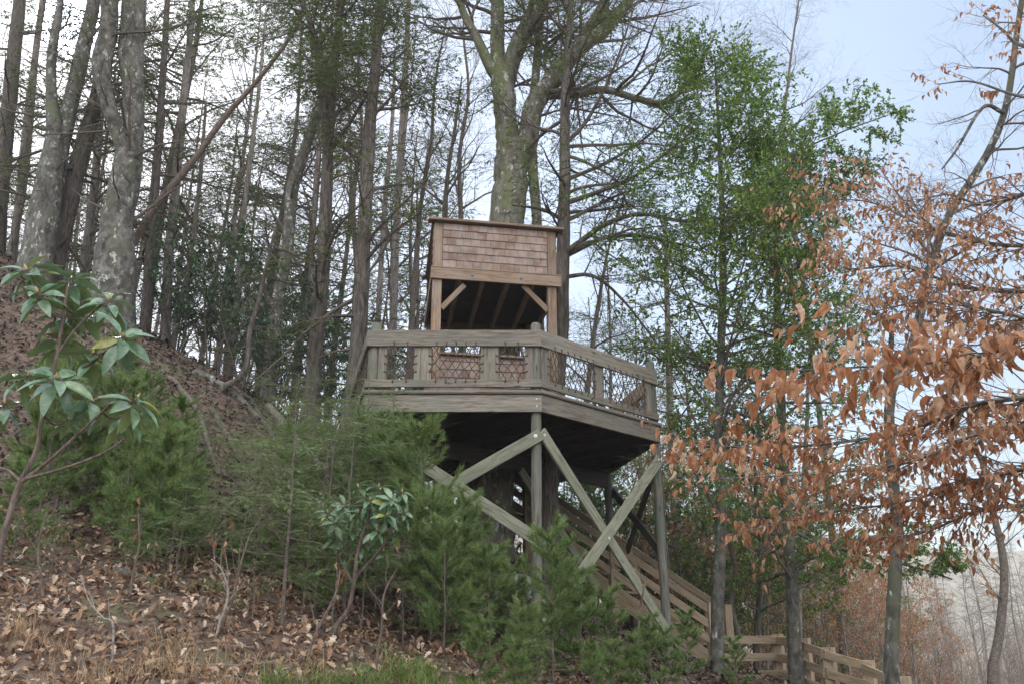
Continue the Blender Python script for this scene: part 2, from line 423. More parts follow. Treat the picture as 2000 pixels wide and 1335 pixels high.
L_HEM = leafm('hemlock_needles', [(0, (.075, .11, .035)), (.5, (.12, .17, .055)), (1, (.19, .23, .075))], .35, .55, .3)
L_HEMY = leafm('young_hemlock_needles', [(0, (.10, .19, .06)), (.6, (.17, .27, .085)), (1, (.29, .33, .09))], .35, .5, .4)
L_PINE = leafm('white_pine_needles', [(0, (.075, .135, .04)), (.4, (.135, .215, .07)), (.75, (.22, .31, .10)), (.95, (.33, .37, .13)), (1, (.36, .24, .10))], .3, .5, .4)
L_HOLLY = leafm('holly_leaves', [(0, (.07, .125, .03)), (.5, (.13, .21, .045)), (.85, (.22, .33, .06)), (1, (.30, .40, .08))], .4, .35, .5)
L_RHO = leafm('rhododendron_leaves', [(0, (.08, .15, .07)), (.5, (.13, .22, .13)), (.88, (.20, .29, .17)), (.95, (.26, .28, .06)), (1, (.36, .26, .05))], .2, .26, .7)
def undersides(m, col):
    t = m.node_tree; g_ = t.nodes.new('ShaderNodeNewGeometry'); p = [n for n in t.nodes if n.type == 'BSDF_PRINCIPLED'][0]; tr = [n for n in t.nodes if n.type == 'BSDF_TRANSLUCENT'][0]
    src = p.inputs['Base Color'].links[0].from_socket; c = mixc(t, g_.outputs['Backfacing'], src, col); t.links.new(c, p.inputs['Base Color'])
undersides(L_RHO, (.20, .27, .085))
L_RHOD = leafm('dark_laurel_leaves', [(0, (.05, .085, .045)), (.6, (.085, .14, .075)), (1, (.15, .21, .10))], .25, .35, .5)
L_BEECH = leafm('dry_beech_leaves', [(0, (.30, .12, .055)), (.4, (.48, .23, .115)), (.75, (.60, .34, .20)), (1, (.68, .50, .36))], .5, .5, .3)
L_LIT = leafm('dry_oak_leaves', [(0, (.08, .048, .033)), (.35, (.21, .12, .075)), (.65, (.38, .24, .155)), (.87, (.52, .38, .28)), (1, (.62, .50, .40))], .15, .7, .2)
L_GRASS = leafm('green_grass_blades', [(0, (.10, .17, .045)), (.6, (.19, .27, .075)), (1, (.36, .36, .14))], .3, .6, .2)
L_STRAW = leafm('straw_blades', [(0, (.42, .29, .17)), (.6, (.52, .40, .25)), (1, (.48, .24, .10))], .3, .6, .2)

def simple(name, col, rough=.6, metal=0, noise=.25, scale=20):
    m, t, p, o = mat(name)
    v = mapping(t, 'Object', (scale,) * 3); n1 = nd(t, 'ShaderNodeTexNoise', Scale=1, Detail=4); t.links.new(v, n1.inputs[0])
    c = mixc(t, n1.outputs[0], tuple(x * (1 - noise) for x in col), tuple(min(1, x * (1 + noise)) for x in col))
    t.links.new(c, p.inputs['Base Color']); p.inputs['Roughness'].default_value = rough; p.inputs['Metallic'].default_value = metal
    return m
ROPE = simple('dark_rope', (.075, .05, .035), .9)
METAL = simple('galvanised_steel', (.55, .56, .58), .45, .7)
IRON = simple('dark_weathered_steel', (.16, .17, .19), .6, .6)
BUD = simple('bud_scales', (.45, .33, .14), .6)

def ground_mat():
    m, t, p, o = mat('leaf_litter_ground')
    v = mapping(t, 'Object', (1, 1, 1), False)
    vo = nd(t, 'ShaderNodeTexVoronoi', Scale=16); t.links.new(v, vo.inputs[0])
    n0 = nd(t, 'ShaderNodeTexNoise', Scale=60, Detail=5); t.links.new(v, n0.inputs[0])
    sep = t.nodes.new('ShaderNodeSeparateColor'); t.links.new(vo.outputs['Color'], sep.inputs[0])
    r = ramp_n(t, [(0, (.03, .02, .016)), (.35, (.075, .047, .035)), (.7, (.14, .09, .065)), (1, (.22, .15, .115))], sep.outputs[0])
    c = mixc(t, .45, r.outputs[0], ramp_n(t, [(.3, (.03, .021, .016)), (.7, (.17, .115, .085))], n0.outputs[0]).outputs[0])
    n2 = nd(t, 'ShaderNodeTexNoise', Scale=.9, Detail=5); t.links.new(v, n2.inputs[0])
    f = nd(t, 'ShaderNodeMapRange'); f.inputs[1].default_value = .56; f.inputs[2].default_value = .68; f.inputs[4].default_value = .55
    t.links.new(n2.outputs[0], f.inputs[0]); c = mixc(t, f.outputs[0], c, (.10, .12, .05))
    # open meadow far down the valley
    sx = t.nodes.new('ShaderNodeSeparateXYZ'); t.links.new(v, sx.inputs[0])
    f2 = nd(t, 'ShaderNodeMapRange'); f2.inputs[1].default_value = 26; f2.inputs[2].default_value = 40
    t.links.new(sx.outputs[1], f2.inputs[0])
    n4 = nd(t, 'ShaderNodeTexNoise', Scale=.25, Detail=8, Roughness=.7); t.links.new(v, n4.inputs[0])
    mead = ramp_n(t, [(.35, (.38, .30, .21)), (.6, (.52, .43, .33)), (.75, (.38, .36, .22))], n4.outputs[0])
    c = mixc(t, f2.outputs[0], c, mead.outputs[0])
    t.links.new(c, p.inputs['Base Color']); p.inputs['Roughness'].default_value = .95
    bump(t, p, vo.outputs['Distance'], .8, .03); return m
GROUND = ground_mat()
def rock_mat():
    m, t, p, o = mat('lichened_rock')
    v = mapping(t, 'Object', (1, 1, 1)); n = nd(t, 'ShaderNodeTexNoise', Scale=4, Detail=9, Roughness=.65); t.links.new(v, n.inputs[0])
    r = ramp_n(t, [(.3, (.07, .07, .062)), (.5, (.20, .20, .18)), (.62, (.36, .37, .34)), (.75, (.14, .17, .09))], n.outputs[0])
    t.links.new(r.outputs[0], p.inputs['Base Color']); p.inputs['Roughness'].default_value = .95; bump(t, p, n.outputs[0], 1, .05); return m
ROCK = rock_mat()

# ------------------------------------------------------------------ terrain
CP = []
def cpt(px, py, Y): p = W(px, py, Y); CP.append(tuple(p))
for a in [(0, 492, 16.5), (130, 585, 16), (273, 655, 15.5), (428, 735, 15), (506, 785, 15), (584, 835, 15),
          (0, 1335, 6.6), (500, 1335, 7), (100, 1150, 8.6), (100, 1000, 10.3), (450, 1000, 10.5), (430, 880, 13), (500, 1200, 8.6),
          (750, 1300, 8), (1000, 1335, 8.6), (1300, 1335, 10.2), (1500, 1345, 13.5), (760, 1130, 11), (800, 1010, 13.5), (0, 800, 12.5), (200, 800, 12.6)]: cpt(*a)
CP += [(.33, 11.6, -.33), (2.27, 13.5, -.52), (1.8, 16.2, .2), (-.35, 15.6, 1.25), (3.2, 15, -.5), (4.4, 15.5, -.95), (-3.5, 17.5, 3.0), (-2.4, 15, 2.2),
       (0, 0, -1.5), (5, 4, -1.7), (-5, 2, -1.0), (-8, 6, .5), (-14, 9, 4), (-15, 15, 8.6), (10, 8, -2.2), (7, 13, -1.6), (8, 18, -2.2), (14, 22, -3),
       (-12, 24, 7), (-6, 24, 4.2), (0, 23, .6), (5, 24, -1.6), (0, 34, -2.2), (-18, 34, 4.5), (-28, 24, 11), (-8, 36, 0), (10, 36, -3.1), (24, 36, -3.2), (-30, 50, 2),
       (0, 60, -3.2), (30, 60, -3.3), (-30, 70, -2), (0, -12, -2.2), (-14, -6, 0), (14, -6, -2.6), (40, 10, -3.4), (30, 24, -3.2), (-30, 4, 8), (20, 12, -2.9),
       (3.6, 4.4, -1.55), (8.5, 15, -2.3), (1.8, 20, -.3)]
CPA = np.array(CP)
_d = np.linalg.norm(CPA[:, None, :2] - CPA[None, :, :2], axis=-1)
_n = len(CPA); _A = np.zeros((_n + 3, _n + 3))
_A[:_n, :_n] = _d + np.eye(_n) * -.15; _A[:_n, _n] = 1; _A[:_n, _n + 1:] = CPA[:, :2]; _A[_n, :_n] = 1; _A[_n + 1:, :_n] = CPA[:, :2].T
_w = np.linalg.solve(_A, np.concatenate([CPA[:, 2], np.zeros(3)]))
def rough(x, y):
    r = 0
    for i, (fx, fy, ph, am) in enumerate([(1.7, .9, .3, .05), (-.8, 2.1, 1.1, .05), (3.7, 2.9, 2.2, .022), (-4.3, 5.1, .7, .016), (7.9, -6.7, 1.9, .009)]):
        r = r + am * np.sin(fx * x + fy * y + ph + 1.3 * np.sin(.7 * fy * x - .5 * fx * y))
    return r
def gz(x, y):
    x = np.asarray(x, float); y = np.asarray(y, float); sh = x.shape
    xf = np.clip(x.ravel(), -34, 44); yf = np.clip(y.ravel(), -14, 62)
    out = np.empty(len(xf))
    for s0 in range(0, len(xf), 20000):
        a = slice(s0, s0 + 20000); d = np.hypot(xf[a, None] - CPA[None, :, 0], yf[a, None] - CPA[None, :, 1])
        out[a] = d @ _w[:_n] + _w[_n] + _w[_n + 1] * xf[a] + _w[_n + 2] * yf[a]
    far = np.clip((np.hypot(x.ravel(), y.ravel() - 10) - 45) / 25, 0, 1)
    out = out * (1 - far) + (-3.3) * far
    return (out + rough(x.ravel(), y.ravel()) * (1 - far)).reshape(sh)
def g1z(x, y): return float(gz(np.array([x]), np.array([y]))[0])

def grid_sheet(name, xs, ys, dz=0.):
    X, Y = np.meshgrid(xs, ys); Z = gz(X, Y) + dz
    V = np.stack([X, Y, Z], -1).reshape(-1, 3); nx = len(xs); i = np.arange(len(ys) - 1)[:, None] * nx; j = np.arange(nx - 1)[None]
    Q = np.stack([i + j, i + j + 1, i + j + nx + 1, i + j + nx], -1).reshape(-1, 4)
    g = G(); g.add(V, Q); return g
def dense(a, b, n, ext, m):
    c = np.linspace(a, b, n); t = np.linspace(0, 1, m)[1:] ** 2.4
    return np.concatenate([(a - t * ext)[::-1], c, b + t * ext])
g = grid_sheet('ground', dense(-14, 9, 220, 900, 26), dense(4, 20, 180, 1200, 34))
tag(g.build('ground', GROUND, smooth=True), 'brown leaf covered hillside falling to a pale meadow', 'ground', kind='structure')

hx = np.linspace(-420, 620, 150); hy = np.linspace(150, 420, 50); X, Y = np.meshgrid(hx, hy)
Z = -6 + 30 * np.exp(-((Y - 300) / 75) ** 2) * (1 + .35 * np.sin(X * .011 + 1) + .12 * np.sin(X * .035)) + 1.2 * np.sin(X * .9 + Y) * np.sin(X * .37)
g = G(); i = np.arange(49)[:, None] * 150; j = np.arange(149)[None]; g.add(np.stack([X, Y, Z], -1), np.stack([i + j, i + j + 1, i + j + 151, i + j + 150], -1).reshape(-1, 4))
tag(g.build('hills', simple('far_wooded_hill', (.26, .225, .18), .95, 0, .6, .35), smooth=True), 'low wooded hill far across the valley', 'hills', kind='structure')

# ------------------------------------------------------------------ plank and pole parts
def plank(name, a, b, w, t, mt, parent, up=(0, 0, 1), holes=None, bev=.004):
    """board from a to b, width w along up, thickness t; local X is the grain"""
    a = Vector(a); b = Vector(b); X = (b - a); L = X.length; X.normalize()
    Z = Vector(up); Z = (Z - X * Z.dot(X)).normalized(); Y = Z.cross(X)
    bm = bmesh.new(); bmesh.ops.create_cube(bm, size=1, matrix=Matrix.Diagonal((L, t, w, 1)))
    if bev: bmesh.ops.bevel(bm, geom=bm.edges[:], offset=bev, segments=1, affect='EDGES')
    me = bpy.data.meshes.new(name); bm.to_mesh(me); bm.free(); me.materials.append(mt)
    M = Matrix((X, Y, Z)).transposed().to_4x4(); M.translation = (a + b) / 2
    o = link(name, me, parent, M)
    if holes:
        cb = bmesh.new()
        for (x, z) in holes:
            bmesh.ops.create_cone(cb, cap_ends=True, segments=10, radius1=.0135, radius2=.0135, depth=t * 3,
                                  matrix=Matrix.Translation((x - L / 2, 0, z)) @ Matrix.Rotation(math.pi / 2, 4, 'X'))
        cm_ = bpy.data.meshes.new('cut'); cb.to_mesh(cm_); cb.free(); co = link('cut', cm_, parent, M)
        md = o.modifiers.new('b', 'BOOLEAN'); md.object = co; md.operation = 'DIFFERENCE'; md.solver = 'EXACT'
        bpy.context.view_layer.update()
        me2 = bpy.data.meshes.new_from_object(o.evaluated_get(bpy.context.evaluated_depsgraph_get()))
        o.modifiers.clear(); o.data = me2; me2.name = name
        bpy.data.objects.remove(co)
    return o
def pole(name, x, y, z0, z1, r, mt, parent, lean=(0, 0), dome=True):
    n = 14; zz = np.linspace(z0, z1 - (r * .5 if dome else 0), n); rr = np.full(n, r) * (1 + RNG.normal(0, .012, n))
    if dome:
        zz = np.concatenate([zz, [z1 - r * .2, z1 - r * .05, z1]]); rr = np.concatenate([rr, [r * .82, r * .5, r * .02]])
    P = np.stack([x + lean[0] * (zz - z1), y + lean[1] * (zz - z1), zz], -1)
    # local X is the grain: build along X
    L = np.stack([zz - z0, np.zeros_like(zz), np.zeros_like(zz)], -1)
    gg = G(); gg.tubes(L, rr, 16)
    if not dome: gg.add(gg.V[0][-16:], None, [(0, i, i + 1) for i in range(1, 15)])
    me = gg.mesh(name, mt, smooth=True)
    X = Vector((lean[0], lean[1], 1)).normalized(); Y = Vector((0, 1, 0)); Z = X.cross(Y).normalized(); Y = Z.cross(X)
    M = Matrix((X, Y, Z)).transposed().to_4x4(); M.translation = (float(P[0, 0]), float(P[0, 1]), z0)
    o = link(name, me, parent, M); return o
def bolt(p, d, r, parent, M=None):
    bm = bmesh.new(); bmesh.ops.create_cone(bm, cap_ends=True, segments=18, radius1=r, radius2=r, depth=.004)
    bmesh.ops.create_uvsphere(bm, u_segments=12, v_segments=6, radius=r * .62, matrix=Matrix.Translation((0, 0, .003)) @ Matrix.Diagonal((1, 1, .6, 1)))
    me = bpy.data.meshes.new('bolt'); bm.to_mesh(me); bm.free(); me.materials.append(METAL)
    d = Vector(d).normalized(); Mx = d.to_track_quat('Z', 'Y').to_matrix().to_4x4(); Mx.translation = Vector(p)
    o = bpy.data.objects.new('bolt', me); C.objects.link(o); o.parent = parent
    bpy.context.view_layer.update()
    o.matrix_parent_inverse = parent.matrix_world.inverted(); o.matrix_basis = Mx
    return o

# ------------------------------------------------------------------ treehouse platform
D = 3.13
pL, pC, pR, pB, pK, pM, pN = [np.array(a, float) for a in ((-2.02, 11.5), (.406, 11.5), (2.34, 13.49), (1.86, 16.4), (.4, 17.9), (-2.6, 17.9), (-3.4, 16.9))]
TH = empty('treehouse', (0, 13.5, .5), 'weathered timber treehouse platform on poles with railings of rope netting', 'treehouse')
poly = [pL, pC, pR, pB, pK, pM, pN]
def offset_poly(poly, d):
    out = []; n = len(poly)
    for i in range(n):
        a, b, c = poly[i - 1], poly[i], poly[(i + 1) % n]
        e1 = (b - a) / np.linalg.norm(b - a); e2 = (c - b) / np.linalg.norm(c - b)
        n1 = np.array([e1[1], -e1[0]]); n2 = np.array([e2[1], -e2[0]]); m = n1 + n2; m /= np.dot(m, n1)
        out.append(b + m * d)
    return out
# decking: one board layer, boards cut to the octagonal outline
def clip_line(p, d, poly):
    ts = []
    for i in range(len(poly)):
        a, b = poly[i], poly[(i + 1) % len(poly)]; e = b - a
        den = d[0] * e[1] - d[1] * e[0]
        if abs(den) < 1e-9: continue
        w_ = a - p; t = (w_[0] * e[1] - w_[1] * e[0]) / den; s = (w_[0] * d[1] - w_[1] * d[0]) / den
        if 0 <= s <= 1: ts.append(t)
    return (min(ts), max(ts)) if len(ts) >= 2 else None
big = offset_poly(poly, .02)
bm = bmesh.new()
vs = [bm.verts.new((p[0], p[1], D)) for p in big]; f = bm.faces.new(vs)
r_ = bmesh.ops.extrude_face_region(bm, geom=[f]); bmesh.ops.translate(bm, verts=[v for v in r_['geom'] if isinstance(v, bmesh.types.BMVert)], vec=(0, 0, -.036))
bmesh.ops.recalc_face_normals(bm, faces=bm.faces[:])
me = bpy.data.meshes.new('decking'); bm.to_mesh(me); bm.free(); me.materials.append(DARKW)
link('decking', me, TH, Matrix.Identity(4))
# edge trim boards of the decking
for a, b in ((big[0], big[1]), (big[1], big[2]), (big[2], big[3]), (big[6], big[0])):
    e = (b - a) / np.linalg.norm(b - a); nn = np.array([e[1], -e[0]])
    plank('deck_board', (*(a - nn * .066), D + .002), (*(b - nn * .066), D + .002), .14, .038, WEATHER, TH, up=(*nn, 0))
jd = np.array([-.68, .73]); jd /= np.linalg.norm(jd); jn = np.array([jd[1], -jd[0]])
inner = offset_poly(poly, -.045)
for k in range(-16, 17):
    c = np.array([-.3, 14.6]) + (-jn) * k * .4 + jn * .1
    r_ = clip_line(c, jd, inner)
    if r_ and r_[1] - r_[0] > .3:
        a = c + jd * r_[0]; b = c + jd * r_[1]
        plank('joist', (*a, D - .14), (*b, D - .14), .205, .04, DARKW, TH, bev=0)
def rim(a, b, z0, z1, mt, th=.04, name='rim_board', holes=None, ext=(0, 0)):
    e = (b - a) / np.linalg.norm(b - a); nn = np.array([e[1], -e[0]])
    a2 = a - nn * th / 2 - e * ext[0]; b2 = b - nn * th / 2 + e * ext[1]
    return plank(name, (*a2, (z0 + z1) / 2), (*b2, (z0 + z1) / 2), z1 - z0, th, mt, TH, holes=holes)
for a, b in ((pL, pC), (pC, pR), (pR, pB), (pB, pK), (pN, pL)):
    o = rim(a, b, 2.849, 3.09, WEATHER)
    if a is pL:
        for z in (2.93, 3.03): bolt((pC[0] - .07, 11.5 - .002, z), (0, -1, 0), .011, o)
# beams under the joists
bd = np.array([1.026, 1.054]); bd /= np.linalg.norm(bd)
bs = np.array([1.84, 16.3]) - bd * 4.95
plank('beam', (*bs, 2.71), (1.80, 16.26, 2.71), .27, .045, DARKW, TH)
plank('beam', (-2.3, 12.55, 2.71), (-2.9, 16.3, 2.71), .27, .045, DARKW, TH)
# poles
posts = {}
for nm, (x, y, top, zb, ln) in dict(L=(-1.92, 11.61, 4.16, .8, (0, 0)), C=(.335, 11.61, 4.165, -.6, (.004, 0)), R=(2.245, 13.56, 4.20, -.9, (-.012, .0)), B=(1.80, 16.28, 2.84, -.2, (0, 0)), N=(-3.1, 16.4, 4.15, 2.2, (0, 0)), M=(-.9, 17.3, 2.84, 1, (0, 0))).items():
    posts[nm] = pole('pole', x, y, min(zb, g1z(x, y) - .3), top, .071, POLE, TH, ln)
pole('pole', 1.72, 16.2, 3.1, 4.18, .07, POLE, TH)

# railings
def railing(a, b, boards, ropes_px=None, hs=.15, net_cells=True, mt=WEATHER):
    """boards: list of (s0, s1) along the face in metres; nets hang between neighbouring boards"""
    a = np.asarray(a, float); b = np.asarray(b, float); Ln = np.linalg.norm(b - a); e = (b - a) / Ln; nn = np.array([e[1], -e[0]])
    z_t0, z_t1, z_b0, z_b1 = 3.785, 4.02, 3.20, 3.308
    gaps = [(boards[i][1], boards[i + 1][0]) for i in range(len(boards) - 1)]
    hp = []
    for (s0, s1) in gaps:
        n = max(2, int(round((s1 - s0) / hs))); hp += [s0 + (i + .5) * (s1 - s0) / n for i in range(n)]
    rim(a, b, z_t0, z_t1, mt, name='top_rail', holes=[(s, -(z_t1 - z_t0) / 2 + .045) for s in hp])
    rim(a, b, z_b0, z_b1, mt, name='bottom_rail', holes=[(s, .012) for s in hp])
    hz = [3.43, 3.545, 3.66]
    for i, (s0, s1) in enumerate(boards):
        w = s1 - s0; q = a + e * (s0 + s1) / 2 - nn * .062
        hl = []
        for z in hz:
            if i > 0: hl.append((z - 3.21, -w / 2 + .032))
            if i < len(boards) - 1 and w > .1: hl.append((z - 3.21, w / 2 - .032))
        sg = 1 if (Vector((0, 0, 1)).cross(Vector((e[0], e[1], 0))).length) else 1
        plank('upright_board', (*q, 3.21), (*q, 3.97), w, .04, mt, TH, up=(e[0], e[1], 0), holes=hl)
    for (s0, s1) in gaps:
        g = G(); w = s1 - s0
        n = max(2, int(round(w / .105))); cw = w / n; rows = 6; z0, z1 = z_b1 - .012, z_t0 + .045
        hh = (z1 - z0) / rows
        rr = .006
        def pt(s, z, dz=0.):
            sag = .03 * math.sin(math.pi * (s - s0) / w) * math.sin(math.pi * (z - z0) / (z1 - z0))
            q = a + e * s - nn * (.03 + sag); return (q[0], q[1], z)
        knots = {}
        for r in range(rows + 1):
            for c in range(n + 1):
                o_ = (.5 if r % 2 else 0)
                s = s0 + (c + o_) * cw
                if s > s1 + 1e-6: continue
                j = RNG.normal(0, .009, 2) if 0 < r < rows else (0, 0)
                knots[(r, c)] = (min(max(s + j[0], s0 - .03), s1 + .03), z0 + r * hh + j[1])
        kl = [];
        def rope(p, q):
            mid = ((p[0] + q[0]) / 2 + RNG.normal(0, .004), (p[1] + q[1]) / 2 - .006)
            pa, pm, pb = pt(*p), pt(*mid), pt(*q)
            kl.append(smooth_path([pa, pm, pb], 5))
        for (r, c), k in knots.items():
            for c2 in ((c, c + 1) if r % 2 else (c - 1, c)):
                if (r + 1, c2) in knots: rope(k, knots[(r + 1, c2)])
            if r not in (0, rows): 
                v = pt(*k); g.place(np.array([(-1, 0, 0), (1, 0, 0), (0, -1, 0), (0, 1, 0), (0, 0, -1), (0, 0, 1)]), None, [(0, 2, 4), (2, 1, 4), (1, 3, 4), (3, 0, 4), (2, 0, 5), (1, 2, 5), (3, 1, 5), (0, 3, 5)],
                                    np.array([v]), np.array([[1., 0, 0]]), np.array([[0, 0, 1.]]), np.array([.011]), 0)
        # lashings through the holes of rails and uprights
        for s in [x for x in hp if s0 < x < s1]:
            for (zh, ze, sg_) in ((z_t0 + .045, z_t0 - .05, 1), (z_b1 - .042, z_b1 + .04, -1)):
                q = a + e * s; o_ = q + nn * .006; i_ = q - nn * .03
                kl.append(smooth_path([(*i_, zh), (*o_, zh), (*(o_ + e * .004), (zh * 2 + ze) / 3 if sg_ > 0 else (zh + ze) / 2), (*(q - nn * .02 + e * RNG.normal(0, .01)), ze)], 5))
        for z in hz:
            for sx, dr in ((s0, 1), (s1, -1)):
                q = a + e * (sx - dr * .032) - nn * .036; q2 = a + e * (sx + dr * .05) - nn * .03
                kl.append(smooth_path([(*(q - nn * .03), z), (*q, z), (*((q + q2) / 2), z - .012), (*q2, z + RNG.normal(0, .015))], 5))
        K = np.stack(kl); g.tubes(K, np.full(K.shape[:2], rr), 5)
        # border rope
        bp = [pt(s0 + .012, z0 + .03), pt(s0 + .012, z1 - .07)]; g.tubes(smooth_path(bp, 5), np.full(5, rr), 5)
        bp = [pt(s1 - .012, z0 + .03), pt(s1 - .012, z1 - .07)]; g.tubes(smooth_path(bp, 5), np.full(5, rr), 5)
        g.build('rope_net', ROPE, TH, origin=TH.location, smooth=True)
def sx(px, py, a, b): p = hit(px, py, a, b); return float(np.dot(p[:2] - a, (b - a) / np.linalg.norm(b - a)))
lim = [(738, 755.5), (808, 842.5), (938.7, 974), (1025, 1042)]
railing(pL, pC, [(sx(l, 700, pL, pC), sx(r, 700, pL, pC)) for l, r in lim])
lim = [(1063, 1078), (1165.5, 1184), (1262, 1275)]
railing(pC, pR, [(sx(l, 740, pC, pR), sx(r, 740, pC, pR)) for l, r in lim])
railing(pR, pB, [(.15, .27), (1.3, 1.5), (2.6, 2.75)], mt=TAN)
railing(pN, pL, [(.1, .25), (1.7, 1.9), (3.3, 3.5), (5.35, 5.5)])

# cross braces
def brace(p0, p1, A, B, w, mt, off, ext=.09, name='brace', bolts=(), nbolt=True):
    A = np.array(A, float); B = np.array(B, float); e = (B - A) / np.linalg.norm(B - A); nn = np.array([e[1], -e[0]])
    A = A + nn * off; B = B + nn * off
    a = hit(*p0, A, B); b = hit(*p1, A, B); d = (b - a) / np.linalg.norm(b - a)
    up = np.cross([nn[0], nn[1], 0], d)
    o = plank(name, a - d * ext, b + d * ext, w, .04, mt, TH, up=tuple(up), bev=.005)
    for q in bolts:
        h = hit(*q, A + nn * .021, B + nn * .021); bolt(h, (nn[0], nn[1], 0), .025, o)
    return o
fA, fB = (-1.92, 11.54), (.335, 11.54)
brace((1046, 853), (735, 1030), fA, fB, .165, BRACE, .022, bolts=[(1046, 850)])
brace((737, 848), (1052, 1055), fA, fB, .165, BRACE, .065, bolts=[(738, 848), (882, 947), (1053, 1055)])
rA = np.array([.335, 11.61]); rB = np.array([2.245, 13.56]); re = (rB - rA) / np.linalg.norm(rB - rA); rn = np.array([re[1], -re[0]])
brace((1064, 852), (1301, 1228), rA + rn * .072, rB + rn * .072, .165, BRACE, .022, bolts=[(1064, 849), (1307, 1233)])
brace((1284, 902), (1064, 1222), rA + rn * .072, rB + rn * .072, .165, BRACE, .065, bolts=[(1287, 897), (1190, 1050), (1062, 1226)])
brace((1200, 962), (1296, 1085), (2.245, 13.62), (1.8, 16.28), .15, DARKW, .09)
brace((1276, 925), (1215, 1105), (2.245, 13.62), (1.8, 16.28), .15, DARKW, .13)
brace((1022, 925), (1190, 1182), bs, (1.8, 16.28), .15, BRACE, .10)
brace((880, 870), (845, 905), bs, (1.8, 16.28), .14, DARKW, -.05)

# ------------------------------------------------------------------ lookout tower on the platform (part of the treehouse)
FL = np.array([-1.235, 12.5]); fd = np.array([.9835, .181]); sdv = np.array([-.14, .99]); WD = 2.0; DP = 2.35
FR = FL + fd * WD; BL = FL + sdv * DP; BR = FR + sdv * DP
CABX = TH
def cpos(s, t): return FL + fd * s + sdv * t
for (s, t) in ((.075, .09), (WD - .095, .09), (.075, DP - .09), (WD - .095, DP - .09)):
    q = cpos(s, t); plank('tower_post', (*q, D), (*q, 6.19), .14, .14, WARM, CABX, up=(fd[0], fd[1], 0))
def cab_beam(a, b, out_, z0, z1, mt, name='tower_beam', th=.045):
    e = (b - a) / np.linalg.norm(b - a); nn = np.array([e[1], -e[0]]); m = nn * out_
    return plank(name, (*(a + m), (z0 + z1) / 2), (*(b + m), (z0 + z1) / 2), z1 - z0, th, mt, CABX)
fb = cab_beam(cpos(-.03, 0), cpos(WD + .05, 0), .005, 5.215, 5.395, WARM)
fn = np.array([fd[1], -fd[0]])
for s_ in (.62, 1.4):
    q = cpos(s_, 0) + fn * .028; bo_ = bolt((*q, 5.305), (*fn, 0), .03, fb); bo_.data.materials[0] = IRON
cab_beam(cpos(-.03, 0), cpos(WD + .05, 0), -.02, 5.396, 5.418, WARM, 'ledge_strip', .10)
cab_beam(BR, BL, 0, 5.215, 5.395, WARM)
cab_beam(cpos(WD + .02, .05), cpos(WD + .02, DP), 0, 5.215, 5.395, WARM)
cab_beam(cpos(-.0, DP), cpos(-.0, .05), 0, 5.215, 5.395, WARM)
for s in (.42, .80, 1.2, 1.6): 
    a = cpos(s, .03); b = cpos(s, DP - .03); plank('tower_joist', (*a, 5.29), (*b, 5.29), .11, .07, WARM, CABX)
# floor boards of the lookout, seen from below
g = G()
for k in range(17):
    t0 = .02 + k * .137; q = [cpos(.0, t0), cpos(WD, t0), cpos(WD, t0 + .131), cpos(.0, t0 + .131)]
    z = 5.35 + RNG.normal(0, .001); V = [(*p, z) for p in q] + [(*p, z + .03) for p in q]
    g.add(V, [(3, 2, 1, 0), (4, 5, 6, 7), (0, 1, 5, 4), (1, 2, 6, 5), (2, 3, 7, 6), (3, 0, 4, 7)])
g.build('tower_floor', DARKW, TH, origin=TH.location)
def shingles(name, a, b, z0, z1, course, out_=.0, seed=1):
    r = np.random.default_rng(seed); a = np.asarray(a); b = np.asarray(b); Ln = np.linalg.norm(b - a); e = (b - a) / Ln; nn = np.array([e[1], -e[0]])
    g = G(); nrow = int(math.ceil((z1 - z0) / course))
    def box(s0, s1, za, zb, o0, o1, back=-.02):
        c = [(s0, o0, za), (s1, o0, za), (s1, o1, zb), (s0, o1, zb)]
        V = [(*(a + e * s + nn * o), z) for s, o, z in c] + [(*(a + e * s + nn * back), z) for s, o, z in c]
        g.add(V, [(0, 1, 2, 3), (7, 6, 5, 4), (0, 4, 5, 1), (1, 5, 6, 2), (2, 6, 7, 3), (3, 7, 4, 0)])
    for k in range(nrow):
        za = z0 + k * course; zb = min(za + course * 1.0, z1); s = -r.uniform(0, .1)
        while s < Ln:
            w = r.uniform(.07, .17); s0 = max(0, s); s1 = min(Ln, s + w - .003)
            if s1 - s0 > .01:
                dz = r.uniform(-.003, .003); box(s0, s1, za + dz, zb + .004, out_ + .015 + r.uniform(0, .003), out_ + .003)
            s += w
    return g.build(name, SHING, TH, origin=TH.location)
def skin(a, b, z0, z1, sd):   # shingled panel with backing board
    e = (b - a) / np.linalg.norm(b - a); nn = np.array([e[1], -e[0]])
    m = nn * -.045; plank('wall_backing', (*(a + m), (z0 + z1) / 2), (*(b + m), (z0 + z1) / 2), z1 - z0, .04, DARKW, TH, bev=0)
    return shingles('shingle_wall', a, b, z0, z1, .128, -.004, sd)
skin(cpos(.15, 0), cpos(WD - .17, 0), 5.42, 6.17, 1)
skin(cpos(-.0, DP - .12), cpos(-.0, .12), 5.42, 6.17, 2)
skin(cpos(WD, .12), cpos(WD, DP - .12), 5.42, 6.17, 3)
skin(cpos(WD - .12, DP), cpos(.12, DP), 5.42, 6.17, 4)
skin(cpos(.15, .03), cpos(WD - .17, .03), D + .01, 3.99, 5)
skin(cpos(WD, .17), cpos(WD, DP - .2), D + .01, 3.99, 6)
cab_beam(cpos(.13, .04), cpos(WD - .15, .04), 0, 3.992, 4.028, WARM, 'wall_cap', .15)
